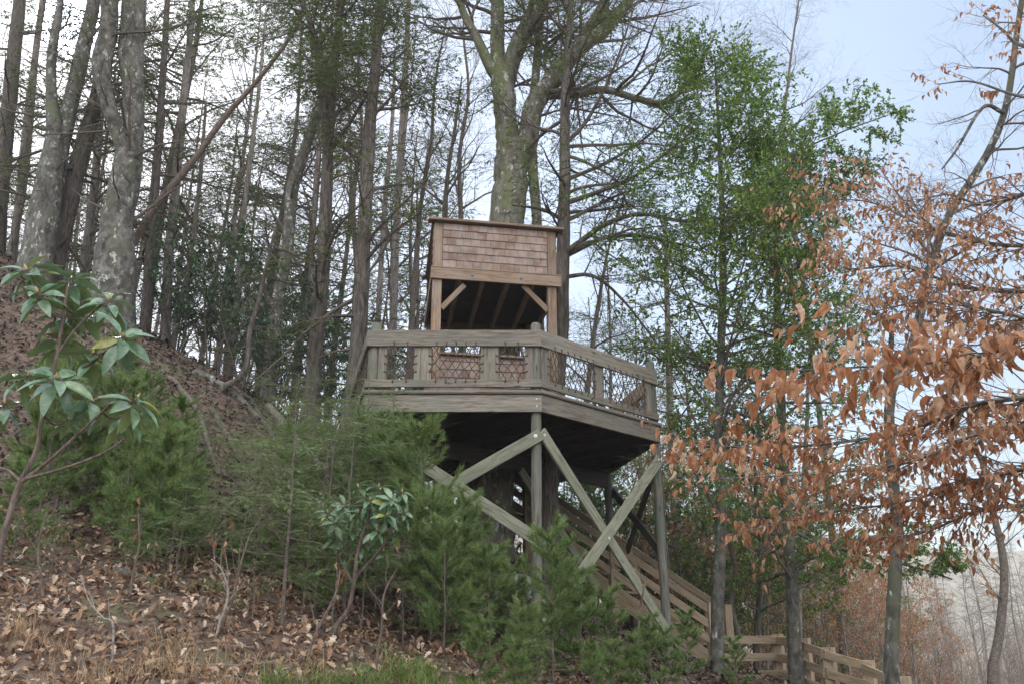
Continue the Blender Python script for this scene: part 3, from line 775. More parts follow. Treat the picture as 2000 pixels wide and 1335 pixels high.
# left side has boards closing the wall above the opening, as far as the photo shows
for (a, b, nm) in ((cpos(-.09, -.07), cpos(WD + .10, -.07), 0), (cpos(WD + .10, DP + .07), cpos(-.09, DP + .07), 0), (cpos(WD + .03, .0), cpos(WD + .03, DP), 0), (cpos(-.02, DP), cpos(-.02, .0), 0)):
    e = (b - a) / np.linalg.norm(b - a); nn = np.array([e[1], -e[0]]); m = -nn * .07
    plank('cap_board', (*(a + m), 6.212), (*(b + m), 6.212), .17, .04, TAN if False else WARM, TH, up=(*nn, 0))
# knee braces
kb = cpos(.145, .09); A_, B_ = cpos(0, .06), cpos(WD, .06)
brace((866, 598), (903, 561), A_, B_, .085, WARM, 0, ext=.05, name='knee_brace')
brace((1066, 603), (1025, 562), A_, B_, .085, WARM, 0, ext=.05, name='knee_brace')

# log on the platform
gl = G(); P = smooth_path([W(1115, 771, 14.2), W(1140, 777, 14.4), W(1162, 785, 14.6)], 8); P[:, 2] = D + .075
gl.tubes(P, np.linspace(.06, .035, 8), 9, lump=.1); lg = gl.build('log', BK_RED, None, origin=P[0], smooth=True); lg.location = P[0]
tag(lg, 'short reddish brown branch log lying on the platform behind the right railing', 'log')

# ------------------------------------------------------------------ staircase
Sb = np.array([3.28, 15.05, -.45]); St = np.array([-1.25, 17.5, 3.0])
ST_ = empty('staircase', Sb, 'wooden staircase with three rail boards climbing behind the poles to the platform', 'staircase')
dirs = St - Sb; Ls = np.linalg.norm(dirs); dn = dirs / Ls; hd = np.array([dirs[0], dirs[1]]); hd /= np.linalg.norm(hd); sdn = np.array([-hd[1], hd[0]])
if sdn[1] < 0: sdn = -sdn
def sp_(t, off, dz): p = Sb + dirs * t; return (p[0] + sdn[0] * off, p[1] + sdn[1] * off, p[2] + dz)
for off in (0, 1.0):
    plank('stringer', sp_(-.02, off, -.02), sp_(1, off, -.02), .27, .045, TAN, ST_)
    for dz in ((.34, .58, .82) if off == 0 else (.82,)):
        plank('stair_rail', sp_(0, off - .05, dz), sp_(1, off - .05, dz), .115, .04, TAN, ST_)
    for t_ in (0, .33, .66, 1.0):
        q = sp_(t_, off, 0); plank('stair_post', (q[0], q[1], min(g1z(q[0], q[1]), q[2]) - .1), (q[0], q[1], q[2] + (.93 if t_ == 0 else .85)), .14, .14, TAN, ST_, up=(.9, .3, 0))
for k in range(20):
    t_ = (k + .5) / 20; q0 = sp_(t_, .02, .02); q1 = sp_(t_, .98, .02); plank('step', q0, q1, .27, .04, TAN, ST_, up=(hd[0], hd[1], 0), bev=.003)

# ------------------------------------------------------------------ fence down the path
fp = [(1392, 15.1, 1192), (1518, 15.5, 1237), (1571, 14.8, 1245), (1618, 14.2, 1263), (1695, 13.7, 1288), (1765, 12.6, 1320)]
q0 = W(1518, 1300, 15.5); FN = empty('fence', (q0[0], q0[1], g1z(q0[0], q0[1])), 'low plank fence with square posts running right from the foot of the stairs', 'fence')
tops = [W(px, py, Y) for px, Y, py in fp]
for p in tops[1:]: plank('fence_post', (p[0], p[1], g1z(p[0], p[1]) - .3), tuple(p), .155, .155, TAN, FN, up=(.8, -.6, 0))
for a, b in zip(tops[:-1], tops[1:]):
    e = (b - a)[:2]; e /= np.linalg.norm(e); nn = np.array([e[1], -e[0]]) * .1; first = a is tops[0]
    for k, dz in enumerate((.09, .36, .63)):
        za = (tops[1][2] if first else a[2]) - dz; zb = b[2] - dz
        plank('fence_rail', (a[0] + nn[0] - e[0] * .07, a[1] + nn[1] - e[1] * .07, za), (b[0] + nn[0] + e[0] * .07, b[1] + nn[1] + e[1] * .07, zb), .125, .04, TAN, FN)

# ------------------------------------------------------------------ boulder under the platform
def rock(name, c, s, label, seed):
    r = np.random.default_rng(seed); bm = bmesh.new(); bmesh.ops.create_icosphere(bm, subdivisions=5, radius=1)
    K = [(r.normal(0, 1, 3), r.uniform(0, 6)) for _ in range(14)]
    for v in bm.verts:
        p = np.array(v.co); h = 0
        for i, (k, ph) in enumerate(K): fr = 1 + i * .55; h += math.sin(float(np.dot(p, k)) * fr + ph) * .14 / fr ** .8
        p = np.sign(p) * np.abs(p) ** .8 * (1 + h); v.co = Vector((p * s).tolist())
    me = bpy.data.meshes.new(name); bm.to_mesh(me); bm.free(); me.materials.append(ROCK); me.polygons.foreach_set('use_smooth', [True] * len(me.polygons))
    o = link(name, me); o.location = c; return tag(o, label, 'boulder')
p = W(985, 1200, 14.2); rock('boulder', (p[0], p[1], p[2] + .05), (.75, .6, .5), 'large grey lichened boulder at the foot of the big forked tree', 4)

# ------------------------------------------------------------------ trees given by their trunks
def limb(pts, Y0, Y1, n=26, base=False, jit=.012):
    """pts: (px, py, width_px); returns P[n,3], R[n]"""
    m = len(pts); Ys = np.linspace(Y0, Y1, m) if np.ndim(Y0) == 0 else Y0
    P = np.array([W(a, b, y) for (a, b, w), y in zip(pts, Ys)]); R = np.array([w * .5 * pxm(p) for (a, b, w), p in zip(pts, P)])
    if base:
        p = P[0]; z = g1z(p[0], p[1])
        if p[2] > z - .1:
            d = P[0] - P[1]; d = d / max(-d[2], .2) * .5
            q = np.array([p[0] + d[0] * (p[2] - z) * .6, p[1], 0]); q[2] = g1z(q[0], q[1]) - .8
            if p[2] - q[2] > .1:
                P = np.vstack([q, P]); R = np.concatenate([[R[0] * 1.12], R])
        else: P[0, 2] = z - .8
    A = smooth_path(np.column_stack([P, R]), n)
    J = RNG.normal(0, jit, (n, 3)) * A[:, 3:4] * 3; J[0] = 0; J[:, 2] = 0
    return A[:, :3] + J, np.maximum(A[:, 3], .002)
def trim_len(P): return float(np.sum(np.linalg.norm(np.diff(P, axis=0), axis=1)))

def clear_of_tower(P, R, hold):
    x, y, z = P[..., 0], P[..., 1], P[..., 2]
    a = (x > -3.2) & (x < 2.4) & (y > 11.35) & (y < 16.6) & (z > 2.8) & (z < 4.3)
    b = (x > -1.9) & (x < 1.0) & (y > 12.2) & (y < 15.3) & (z > 3.0) & (z < 6.5)
    c = (x > -.95) & (x < .4) & (y > 13) & (y < 15.35) & (z > 6) & (z < 9.5) & (hold == 0)
    bad = (a | b | c).any(1)
    return P[~bad], R[~bad]
def crown_levels(g, limbs, spec, tm=0, lm=1):
    """limbs list of (P,R); spec dict"""
    P = np.stack([smooth_path(np.column_stack([p, r]), 20) for p, r in limbs]); R = P[..., 3]; P = P[..., :3]
    for i, lv in enumerate(spec['levels']):
        lv = dict(lv); P, R = grow(P, R, **lv); P, R = clear_of_tower(P, R, i)
        if len(P) == 0: return P, R
        g.tubes(P, R, 5 if i == 0 else 3, tm)
        if spec.get('fork') and i == 0: pass
    for lf in spec.get('leaves', ()):
        leafy(g, P, m=lm, **lf)
    return P, R
def make_tree(name, label, cat, paths, spec, bk, twig, leaf, group=None, kside=12, lump=.05, crown_limbs=None, extra=None, inv=False):
    limbs = []
    for i, (pts, Y0, Y1) in enumerate(paths): limbs.append(limb(pts, Y0, Y1, 40 if i == 0 else 24, base=(i == 0)))
    base = limbs[0][0][0].copy(); root = empty(name, base, label, cat, group)
    g = G()
    for i, (P, R) in enumerate(limbs):
        if i == 0: R = R * (1 + .28 * np.exp(-np.linspace(0, 14, len(R))))
        g.tubes(P, R, kside if i == 0 else 9, 0, lump)
    g.build('trunk', bk, root, origin=base, smooth=True)
    if spec:
        g = G(); sp = spec if isinstance(spec, list) else [spec]
        for s in sp:
            ll = limbs if s.get('on') is None else [limbs[i] for i in s['on']]
            crown_levels(g, ll, s)
        if extra: extra(g, limbs)
        g.build('crown', [twig, leaf], root, origin=base)
    return root
PI = math.pi
def hemspec(n1, t0, t1, L, n2=10, n3=4, nl=9, size=.075, on=None, up=-.02, keep=1., ang=1.35):
    return dict(on=on, levels=[dict(n=n1, t0=t0, t1=t1, length=L, ang=ang, up=up, wig=.10, N=9, rr=.42, prof=lambda t: 1.15 - .75 * t ** 2),
                               dict(n=n2, t0=.2, t1=1, length=L * .34, ang=.95, up=-.01, wig=.12, flat=True, N=6, rr=.5, prof=lambda t: 1.1 - .5 * t),
                               dict(n=n3, t0=.2, t1=1, length=L * .12, ang=.8, up=-.03, wig=.12, flat=True, N=4, rr=.5)],
                leaves=[dict(n=nl, tmpl=DIA, size=size, spread=.7, flat=True, droop=.15, keep=keep)])
def barespec(n1, t0, t1, L, n2=7, n3=5, up=.06, on=None, ang=.9, leaves=(), n4=0, wig=.14):
    lv = [dict(n=n1, t0=t0, t1=t1, length=L, ang=ang, up=up, wig=wig, N=9, rr=.5, prof=lambda t: 1.1 - .6 * t),
          dict(n=n2, t0=.15, t1=1, length=L * .42, ang=.75, up=up * .6, wig=wig, N=6, rr=.55),
          dict(n=n3, t0=.15, t1=1, length=L * .2, ang=.7, up=up * .4, wig=wig, N=5, rr=.6)]
    if n4: lv.append(dict(n=n4, t0=.2, t1=1, length=L * .1, ang=.7, up=.0, wig=wig, N=4, rr=.6))
    return dict(on=on, levels=lv, leaves=list(leaves))
DEAD = lambda n1, t0, t1, L, on=None: dict(on=on, levels=[dict(n=n1, t0=t0, t1=t1, length=L, ang=1.4, up=-.01, wig=.12, N=8, rr=.14), dict(n=6, t0=.2, t1=1, length=L * .35, ang=.9, up=-.02, wig=.16, N=5, rr=.5), dict(n=3, t0=.2, t1=1, length=L * .15, ang=.8, wig=.16, N=4, rr=.5)])

# the great forked beech that the treehouse surrounds
make_tree('beech_tree', 'huge grey forked beech trunk with pale lichen rising behind the shingled lookout', 'tree', [
    ([(948, 1115, 118), (955, 1040, 98), (958, 940, 92), (968, 800, 86), (982, 600, 78), (990, 430, 70), (998, 340, 66), (1000, 290, 62)], 15.6, 15.6),
    ([(1000, 320, 56), (990, 250, 46), (984, 180, 46), (982, 140, 46)], 15.6, 15.6),
    ([(980, 160, 28), (958, 132, 24), (932, 76, 18), (912, 40, 16), (896, 0, 13), (870, -90, 8)], 15.6, 15.2),
    ([(974, 165, 34), (972, 112, 30), (971, 50, 28), (972, 0, 26), (976, -120, 18), (985, -260, 8)], 15.6, 15.9),
    ([(988, 160, 38), (1002, 110, 36), (1020, 70, 34), (1044, 20, 30), (1052, -60, 24), (1075, -220, 10)], 15.6, 15.3),
    ([(1010, 320, 50), (1032, 272, 42), (1044, 205, 40), (1076, 160, 38), (1132, 92, 34), (1180, 60, 26), (1228, 0, 20), (1290, -100, 10)], 15.6, 15.0),
    ([(1118, 110, 26), (1140, 70, 22), (1176, 12, 20), (1200, -60, 14), (1225, -160, 7)], 15.3, 15.8),
    ([(1040, 210, 18), (1046, 150, 17), (1052, 80, 16), (1060, 0, 15), (1075, -100, 8)], 15.6, 16.0),
    ([(1060, 185, 20), (1116, 186, 16), (1180, 176, 15), (1240, 192, 13), (1300, 200, 11), (1352, 152, 7), (1400, 60, 3)], 15.5, 14.8),
    ([(1068, 1010, 30), (1060, 800, 24), (1052, 600, 20), (1049, 440, 21), (1041, 330, 20), (1037, 250, 20), (1042, 200, 16)], 15.6, 15.6)],
    [barespec(14, .3, 1, 2.6, 7, 6, up=.05, on=[2, 3, 4, 5, 6, 7, 8], n4=4), dict(on=[5, 6, 7, 8, 4], levels=hemspec(10, .1, 1, 1.4)['levels'], leaves=[dict(n=3, tmpl=DIA, size=.06, spread=.8, keep=.6)])],
    BK_FORK, TWIG, L_HEM, kside=20, lump=.05)

# hemlock close behind the tower
make_tree('hemlock_tree', 'slim dark hemlock with long arching branches just right of the lookout', 'tree', [
    ([(1072, 1000, 36), (1080, 870, 34), (1093, 700, 28), (1098, 620, 27), (1100, 480, 26), (1103, 340, 22), (1104, 200, 18), (1112, 60, 14), (1120, -80, 9), (1128, -260, 4)], 14.7, 14.7),
    ([(1104, 495, 14), (1130, 475, 12), (1180, 440, 10), (1250, 418, 8), (1340, 432, 7), (1440, 420, 3)], 14.7, 13.6),
    ([(1104, 500, 12), (1150, 478, 9), (1190, 462, 8), (1260, 462, 7), (1330, 478, 5), (1400, 500, 3)], 14.7, 15.4),
    ([(1103, 398, 10), (1160, 378, 9), (1230, 350, 7), (1300, 300, 5), (1360, 250, 3)], 14.7, 14.0),
    ([(1104, 352, 9), (1180, 320, 7), (1260, 270, 5), (1340, 200, 3)], 14.7, 15.8),
    ([(1106, 540, 9), (1160, 540, 7), (1220, 590, 5), (1290, 680, 3)], 14.7, 14.2),
    ([(1106, 280, 9), (1150, 230, 7), (1200, 130, 5), (1240, 10, 3)], 14.7, 14.4),
    ([(1100, 430, 9), (1060, 410, 7), (1000, 400, 4)], 14.7, 14.1)],
    [hemspec(54, .42, .98, 2.5, 11, 6, 9, .07, on=[0]), dict(on=[1, 2, 3, 4, 5, 6, 7], levels=[dict(n=16, t0=.2, t1=1, length=1.0, ang=.8, up=.03, wig=.12, flat=False, N=7, rr=.5), dict(n=9, t0=.15, t1=1, length=.42, ang=.8, up=.0, wig=.12, flat=True, N=5, rr=.5)],
        leaves=[dict(n=9, tmpl=DIA, size=.07, spread=.8, flat=True, droop=.1)])],
    BK_HEM, TWIG, L_HEM, kside=14)

# left hand trees on the ridge
make_tree('beech_tree', 'mottled mossy beech with two crooked stems on the left ridge', 'tree', [
    ([(222, 560, 82), (226, 480, 68), (234, 404, 57), (248, 323, 53), (258, 250, 42), (262, 182, 38), (256, 100, 46), (264, 0, 46), (270, -120, 34), (280, -300, 14)], 15.8, 15.8),
    ([(250, 330, 40), (240, 290, 30), (222, 240, 26), (206, 180, 30), (198, 133, 38), (210, 60, 34), (214, 0, 32), (205, -120, 22), (190, -300, 8)], 15.8, 15.4)],
    [barespec(10, .25, 1, 2.4, 6, 5, up=.04, n4=3), DEAD(6, .2, .6, 2.2)], BK_MOSS, TWIG, L_HEM, kside=20, lump=.09)
make_tree('maple_tree', 'thick grey trunk splitting in two at the far left of the ridge', 'tree', [
    ([(66, 545, 66), (75, 480, 58), (95, 364, 50), (106, 263, 31), (100, 182, 20), (102, 101, 18), (112, 40, 16), (120, -20, 12), (130, -200, 6)], 16.4, 16.4),
    ([(86, 470, 40), (112, 330, 34), (130, 243, 29), (152, 141, 30), (176, 40, 26), (190, -60, 20), (200, -220, 8)], 16.5, 17)],
    [barespec(9, .3, 1, 2.0, 6, 5, up=.03, n4=2), DEAD(8, .25, .8, 2.0)], BK_GREY, TWIG, L_HEM, kside=16)
LT = [  # leaning and slim trunks of the ridge, each its own tree: label, points, Y, bark, kind
    ('rough brown trunk leaning right beside the split grey trunk', [(98, 560, 42), (115, 480, 36), (152, 323, 34), (186, 202, 27), (210, 80, 22), (230, -60, 16), (245, -200, 8)], 17.0, BK_HEM, 'h'),
    ('slender straight hemlock right of the mottled beech', [(283, 640, 20), (292, 500, 17), (306, 330, 16), (318, 150, 13), (326, 20, 11), (335, -180, 4)], 17.5, BK_HEM, 'h'),
    ('slender pale hemlock, second one right of the mottled beech', [(322, 650, 21), (330, 500, 18), (346, 330, 17), (362, 160, 14), (374, 40, 11), (385, -160, 4)], 18.5, BK_LT, 'h'),
    ('reddish barkless trunk leaning steeply to the right across the others', [(250, 500, 16), (264, 470, 15), (300, 408, 14), (348, 350, 14), (388, 300, 12), (440, 228, 11), (501, 160, 9), (556, 88, 8), (596, 20, 5)], 16.6, BK_RED, 'n'),
    ('thin leaning sapling trunk crossing the bright gap left of centre', [(338, 680, 11), (352, 600, 10), (372, 500, 9), (392, 340, 8), (402, 200, 5)], 17.0, BK_HEM, 'd'),
    ('thin upright trunk in the laurel thicket left of centre', [(448, 730, 14), (462, 600, 12), (478, 400, 10), (505, 180, 7), (520, 20, 4)], 18.0, BK_LT, 'd'),
    ('crooked thin stem curving up from the slope left of centre', [(432, 765, 15), (462, 742, 13), (482, 712, 11), (488, 650, 10), (505, 590, 9), (520, 520, 7), (540, 440, 5)], 14.6, BK_HEM, 'd'),
    ('mottled trunk leaning right, pale with lichen, left of the twin dark stems', [(520, 800, 32), (528, 720, 28), (540, 600, 26), (562, 480, 24), (572, 364, 23), (605, 265, 20), (640, 150, 16), (665, 30, 12), (690, -140, 5)], 16.8, BK_GREY, 'b'),
    ('dark straight hemlock left of the platform with crooked upper limbs', [(598, 850, 38), (612, 740, 32), (624, 600, 29), (634, 480, 27), (640, 300, 22), (648, 180, 18), (660, 60, 15), (672, -80, 9)], 15.2, BK_HEM, 'h2'),
    ('rough hemlock touching the left end of the platform railing', [(672, 905, 46), (690, 780, 38), (702, 640, 33), (712, 430, 28), (722, 250, 24), (734, 120, 20), (741, 0, 16), (748, -160, 8)], 14.6, BK_HEM, 'h'),
    ('tall thin straight trunk behind the left end of the lookout', [(762, 800, 17), (768, 640, 15), (774, 450, 14), (784, 270, 13), (793, 120, 11), (798, 0, 9), (803, -160, 4)], 19.0, BK_LT, 'd'),
    ('thin grey trunk between platform hemlock and lookout', [(735, 700, 12), (742, 560, 11), (752, 400, 10), (765, 250, 8), (772, 100, 5)], 21.0, BK_LT, 'd'),
    ('mossy narrow trunk at the very left edge', [(-12, 520, 34), (0, 380, 30), (18, 200, 26), (38, 0, 22), (48, -200, 10)], 18.0, BK_HEM, 'h'),
    ('slim trunk leaning right near the left edge', [(18, 560, 17), (34, 420, 15), (52, 240, 13), (80, 20, 10), (98, -160, 4)], 19.0, BK_LT, 'd'),
    ('slim grey trunk just left of the mottled beech', [(158, 600, 20), (170, 480, 17), (188, 330, 15), (200, 180, 12), (214, 20, 9)], 18.5, BK_LT, 'h'),
    ('small multi twigged bare tree behind the lookout, left of the big fork', [(868, 460, 12), (870, 400, 10), (876, 330, 8), (890, 240, 6), (902, 150, 3)], 19.0, TWIG, 'b'),
    ('bare twiggy small tree left of the lookout roof', [(800, 700, 13), (812, 520, 11), (822, 400, 9), (842, 280, 7), (850, 160, 5), (872, 40, 3)], 18.0, TWIG, 'b'),
    ('bare twiggy small tree whose top fills the gap left of the big fork', [(905, 640, 12), (900, 420, 10), (898, 300, 8), (915, 180, 6), (905, 60, 4), (912, -60, 3)], 20.5, TWIG, 'b'),
    ('bare twiggy small tree in the gap beside the tall thin trunk', [(700, 620, 11), (690, 400, 9), (706, 260, 7), (700, 120, 5), (720, -20, 3)], 19.5, TWIG, 'b'),
    ('bare slim tree whose boughs spread just right of the fork trunk behind the railing', [(1140, 900, 12), (1150, 740, 10), (1168, 600, 8), (1190, 480, 5), (1220, 380, 3)], 20.0, TWIG, 'b'),
    ('slender straight trunk seen right of the railing end', [(1318, 1010, 17), (1312, 860, 15), (1306, 700, 13), (1302, 560, 10), (1300, 420, 6)], 20.5, BK_LT, 'h'),
]
for lab, pts, Y, bk, kd in LT:
    sp = {'h': [hemspec(28, .32, 1, 2.0, 9, 4, 8, .08), DEAD(16, .12, .8, 1.7)],
          'h2': [hemspec(24, .34, 1, 2.1, 9, 4, 8, .08), DEAD(20, .15, .8, 2.2)],
          'd': [DEAD(22, .12, 1, 1.4), hemspec(8, .5, 1, 1.1, 6, 3, 6, .08)], 'b': [barespec(14, .3, 1, 1.9, 7, 6, up=.06, n4=3), DEAD(6, .15, .6, 1.2)], 'n': None}[kd]
    paths = [(pts, Y, Y)]
    if kd == 'h2':
        paths += [([(640, 330, 14), (632, 230, 14), (622, 130, 13), (618, 80, 12), (600, 30, 10), (582, -20, 7), (560, -120, 3)], Y, Y - .6), ([(622, 90, 8), (650, 50, 7), (690, 10, 5), (730, -60, 3)], Y, Y - .8),
                  ([(642, 300, 9), (690, 230, 7), (740, 150, 5), (800, 90, 3)], Y, Y - 1)]
    if kd == 'n': sp = None
    make_tree('leaning_dead_trunk' if kd == 'n' else ('hemlock_tree' if kd in ('h', 'h2') else 'bare_tree'), lab, 'tree', paths, sp, bk, TWIG, L_HEM, kside=12)

# right hand trees
def hollyspec(n1, t0, t1, L, on=None, n2=9, n3=5, nl=7, size=.062, prof=lambda t: 1.3 * np.minimum(1, np.maximum(1.03 - t, 0) * 2.1) ** .8, keep=1.0, up=.03):
    return dict(on=on, levels=[dict(n=n1, t0=t0, t1=t1, length=L, ang=1.2, up=up, wig=.10, N=9, rr=.35, prof=prof),
                               dict(n=n2, t0=.2, t1=1, length=L * .36, ang=.9, up=.02, wig=.14, flat=True, N=6, rr=.5),
                               dict(n=n3, t0=.25, t1=1, length=L * .15, ang=.8, up=.03, wig=.14, N=4, rr=.5)],
                leaves=[dict(n=nl, tmpl=OVAL, size=size, spread=.9, keep=keep)])
make_tree('holly_tree', 'tall green holly with a slim straight trunk at the stair foot', 'tree', [
    ([(1398, 1345, 27), (1401, 1250, 25), (1404, 1130, 24), (1410, 1000, 20), (1404, 850, 18), (1408, 700, 16), (1412, 550, 14), (1410, 400, 11), (1404, 260, 7), (1396, 110, 3)], 13.8, 13.8),
    ([(1410, 560, 8), (1450, 500, 6), (1520, 470, 5), (1600, 430, 4), (1680, 330, 3)], 13.8, 13.2),
    ([(1410, 440, 6), (1480, 380, 5), (1560, 300, 4), (1640, 260, 3), (1735, 225, 2)], 13.8, 13.4)],
    [hollyspec(70, .40, .995, 2.15, on=[0], n2=11, n3=5, nl=10, size=.065), hollyspec(14, .2, 1, .9, on=[1, 2]), hollyspec(5, .3, .45, 1.2, on=[0], n2=6, n3=4)], BK_DARK, TWIG, L_HOLLY, kside=14)
make_tree('holly_tree', 'second green holly with a darker blotched trunk, right of the slim one', 'tree', [
    ([(1556, 1330, 30), (1551, 1230, 26), (1544, 1100, 23), (1536, 980, 21), (1527, 820, 19), (1520, 680, 16), (1518, 540, 12), (1520, 400, 8), (1524, 290, 3)], 14.6, 14.6),
    ([(1540, 1030, 7), (1600, 1060, 6), (1680, 1080, 5), (1800, 1110, 4), (1860, 1130, 3)], 14.6, 14.0)],
    [hollyspec(54, .28, .99, 1.75, on=[0], n2=10, n3=5, nl=10, size=.065), hollyspec(12, .2, 1, .8, on=[1])], BK_DARK, TWIG, L_HOLLY, kside=14)
BL_SM = dict(tmpl=BEECH, size=.072, spread=.5, droop=.75, t0=.2)
make_tree('beech_tree', 'grey blotched trunk at the right curving up and leaning right with rusty leaves', 'tree', [
    ([(1742, 1350, 28), (1743, 1240, 26), (1748, 1120, 25), (1752, 1020, 23), (1740, 900, 21), (1738, 780, 19), (1762, 710, 18), (1785, 666, 18), (1811, 550, 17), (1827, 493, 16), (1853, 420, 15), (1932, 294, 14), (1968, 194, 12), (1984, 79, 11), (1995, 0, 9), (2010, -150, 4)], 11.8, 11.0),
    ([(1738, 790, 12), (1738, 700, 11), (1741, 650, 9), (1722, 618, 7), (1690, 612, 4)], 11.6, 11.3),
    ([(1960, 220, 9), (1920, 210, 7), (1870, 290, 5), (1840, 330, 3)], 11.1, 10.6), ([(1850, 425, 8), (1815, 470, 6), (1812, 540, 4), (1760, 560, 2)], 11.3, 10.8)],
    [barespec(22, .5, 1, 1.7, 6, 5, up=.0, on=[0], n4=3, ang=1.1), barespec(6, .3, 1, .8, on=[1, 2, 3]),
     dict(on=[0], levels=[dict(n=10, t0=.42, t1=.85, length=1.6, ang=1.2, up=-.02, wig=.08, N=8, rr=.4), dict(n=8, t0=.25, t1=1, length=.5, ang=.8, up=-.02, flat=True, wig=.1, N=5, rr=.5)], leaves=[dict(n=7, **BL_SM)])],
    BK_DARK, TWIG, L_BEECH, kside=14)
RT = [
    ('thin dark curved stem right of the stair foot post', [(1436, 1300, 11), (1442, 1240, 11), (1428, 1180, 11), (1437, 1120, 10), (1425, 1060, 9), (1415, 1000, 6)], 16, TWIG, 'd'),
    ('tan slim trunk behind the second holly', [(1562, 1300, 18), (1558, 1200, 16), (1562, 1100, 15), (1568, 1000, 13), (1575, 850, 9), (1580, 700, 5)], 18, BK_LT, 'h'),
    ('slim dark bent tree near the right edge above the meadow', [(1938, 1345, 19), (1950, 1250, 17), (1960, 1160, 16), (1958, 1080, 14), (1935, 980, 12), (1918, 900, 11), (1895, 860, 10), (1900, 800, 8), (1920, 700, 4)], 12.5, TWIG, 'bl'),
    ('thin dark trunk between the two hollies', [(1478, 1280, 14), (1483, 1180, 13), (1484, 1060, 12), (1476, 960, 9), (1470, 840, 6)], 17, BK_HEM, 'hol'),
    ('bare twiggy tree top above the hollies against the sky', [(1640, 1200, 14), (1600, 800, 12), (1560, 500, 10), (1530, 300, 8), (1540, 150, 5), (1560, 0, 3)], 21, TWIG, 'b'),
]
for lab, pts, Y, bk, kd in RT:
    sp = {'h': [hemspec(14, .35, 1, 1.4, 8, 4, 7, .08)], 'd': [DEAD(8, .2, 1, .7)], 'b': [barespec(20, .45, 1, 2.2, 8, 7, up=.06, n4=4)],
          'bl': [barespec(12, .3, 1, 1.0, 6, 5), dict(on=None, levels=[dict(n=8, t0=.3, t1=.95, length=.8, ang=1.2, up=-.03, wig=.1, N=7, rr=.4)], leaves=[dict(n=7, **BL_SM)])],
          'hol': [hollyspec(20, .3, 1, 1.2)]}[kd]
    make_tree('bare_tree' if kd in ('d', 'b', 'bl') else ('hemlock_tree' if kd == 'h' else 'holly_tree'), lab, 'tree', [(pts, Y, Y)], sp, bk, TWIG, {'h': L_HEM, 'hol': L_HOLLY}.get(kd, L_BEECH), kside=10)

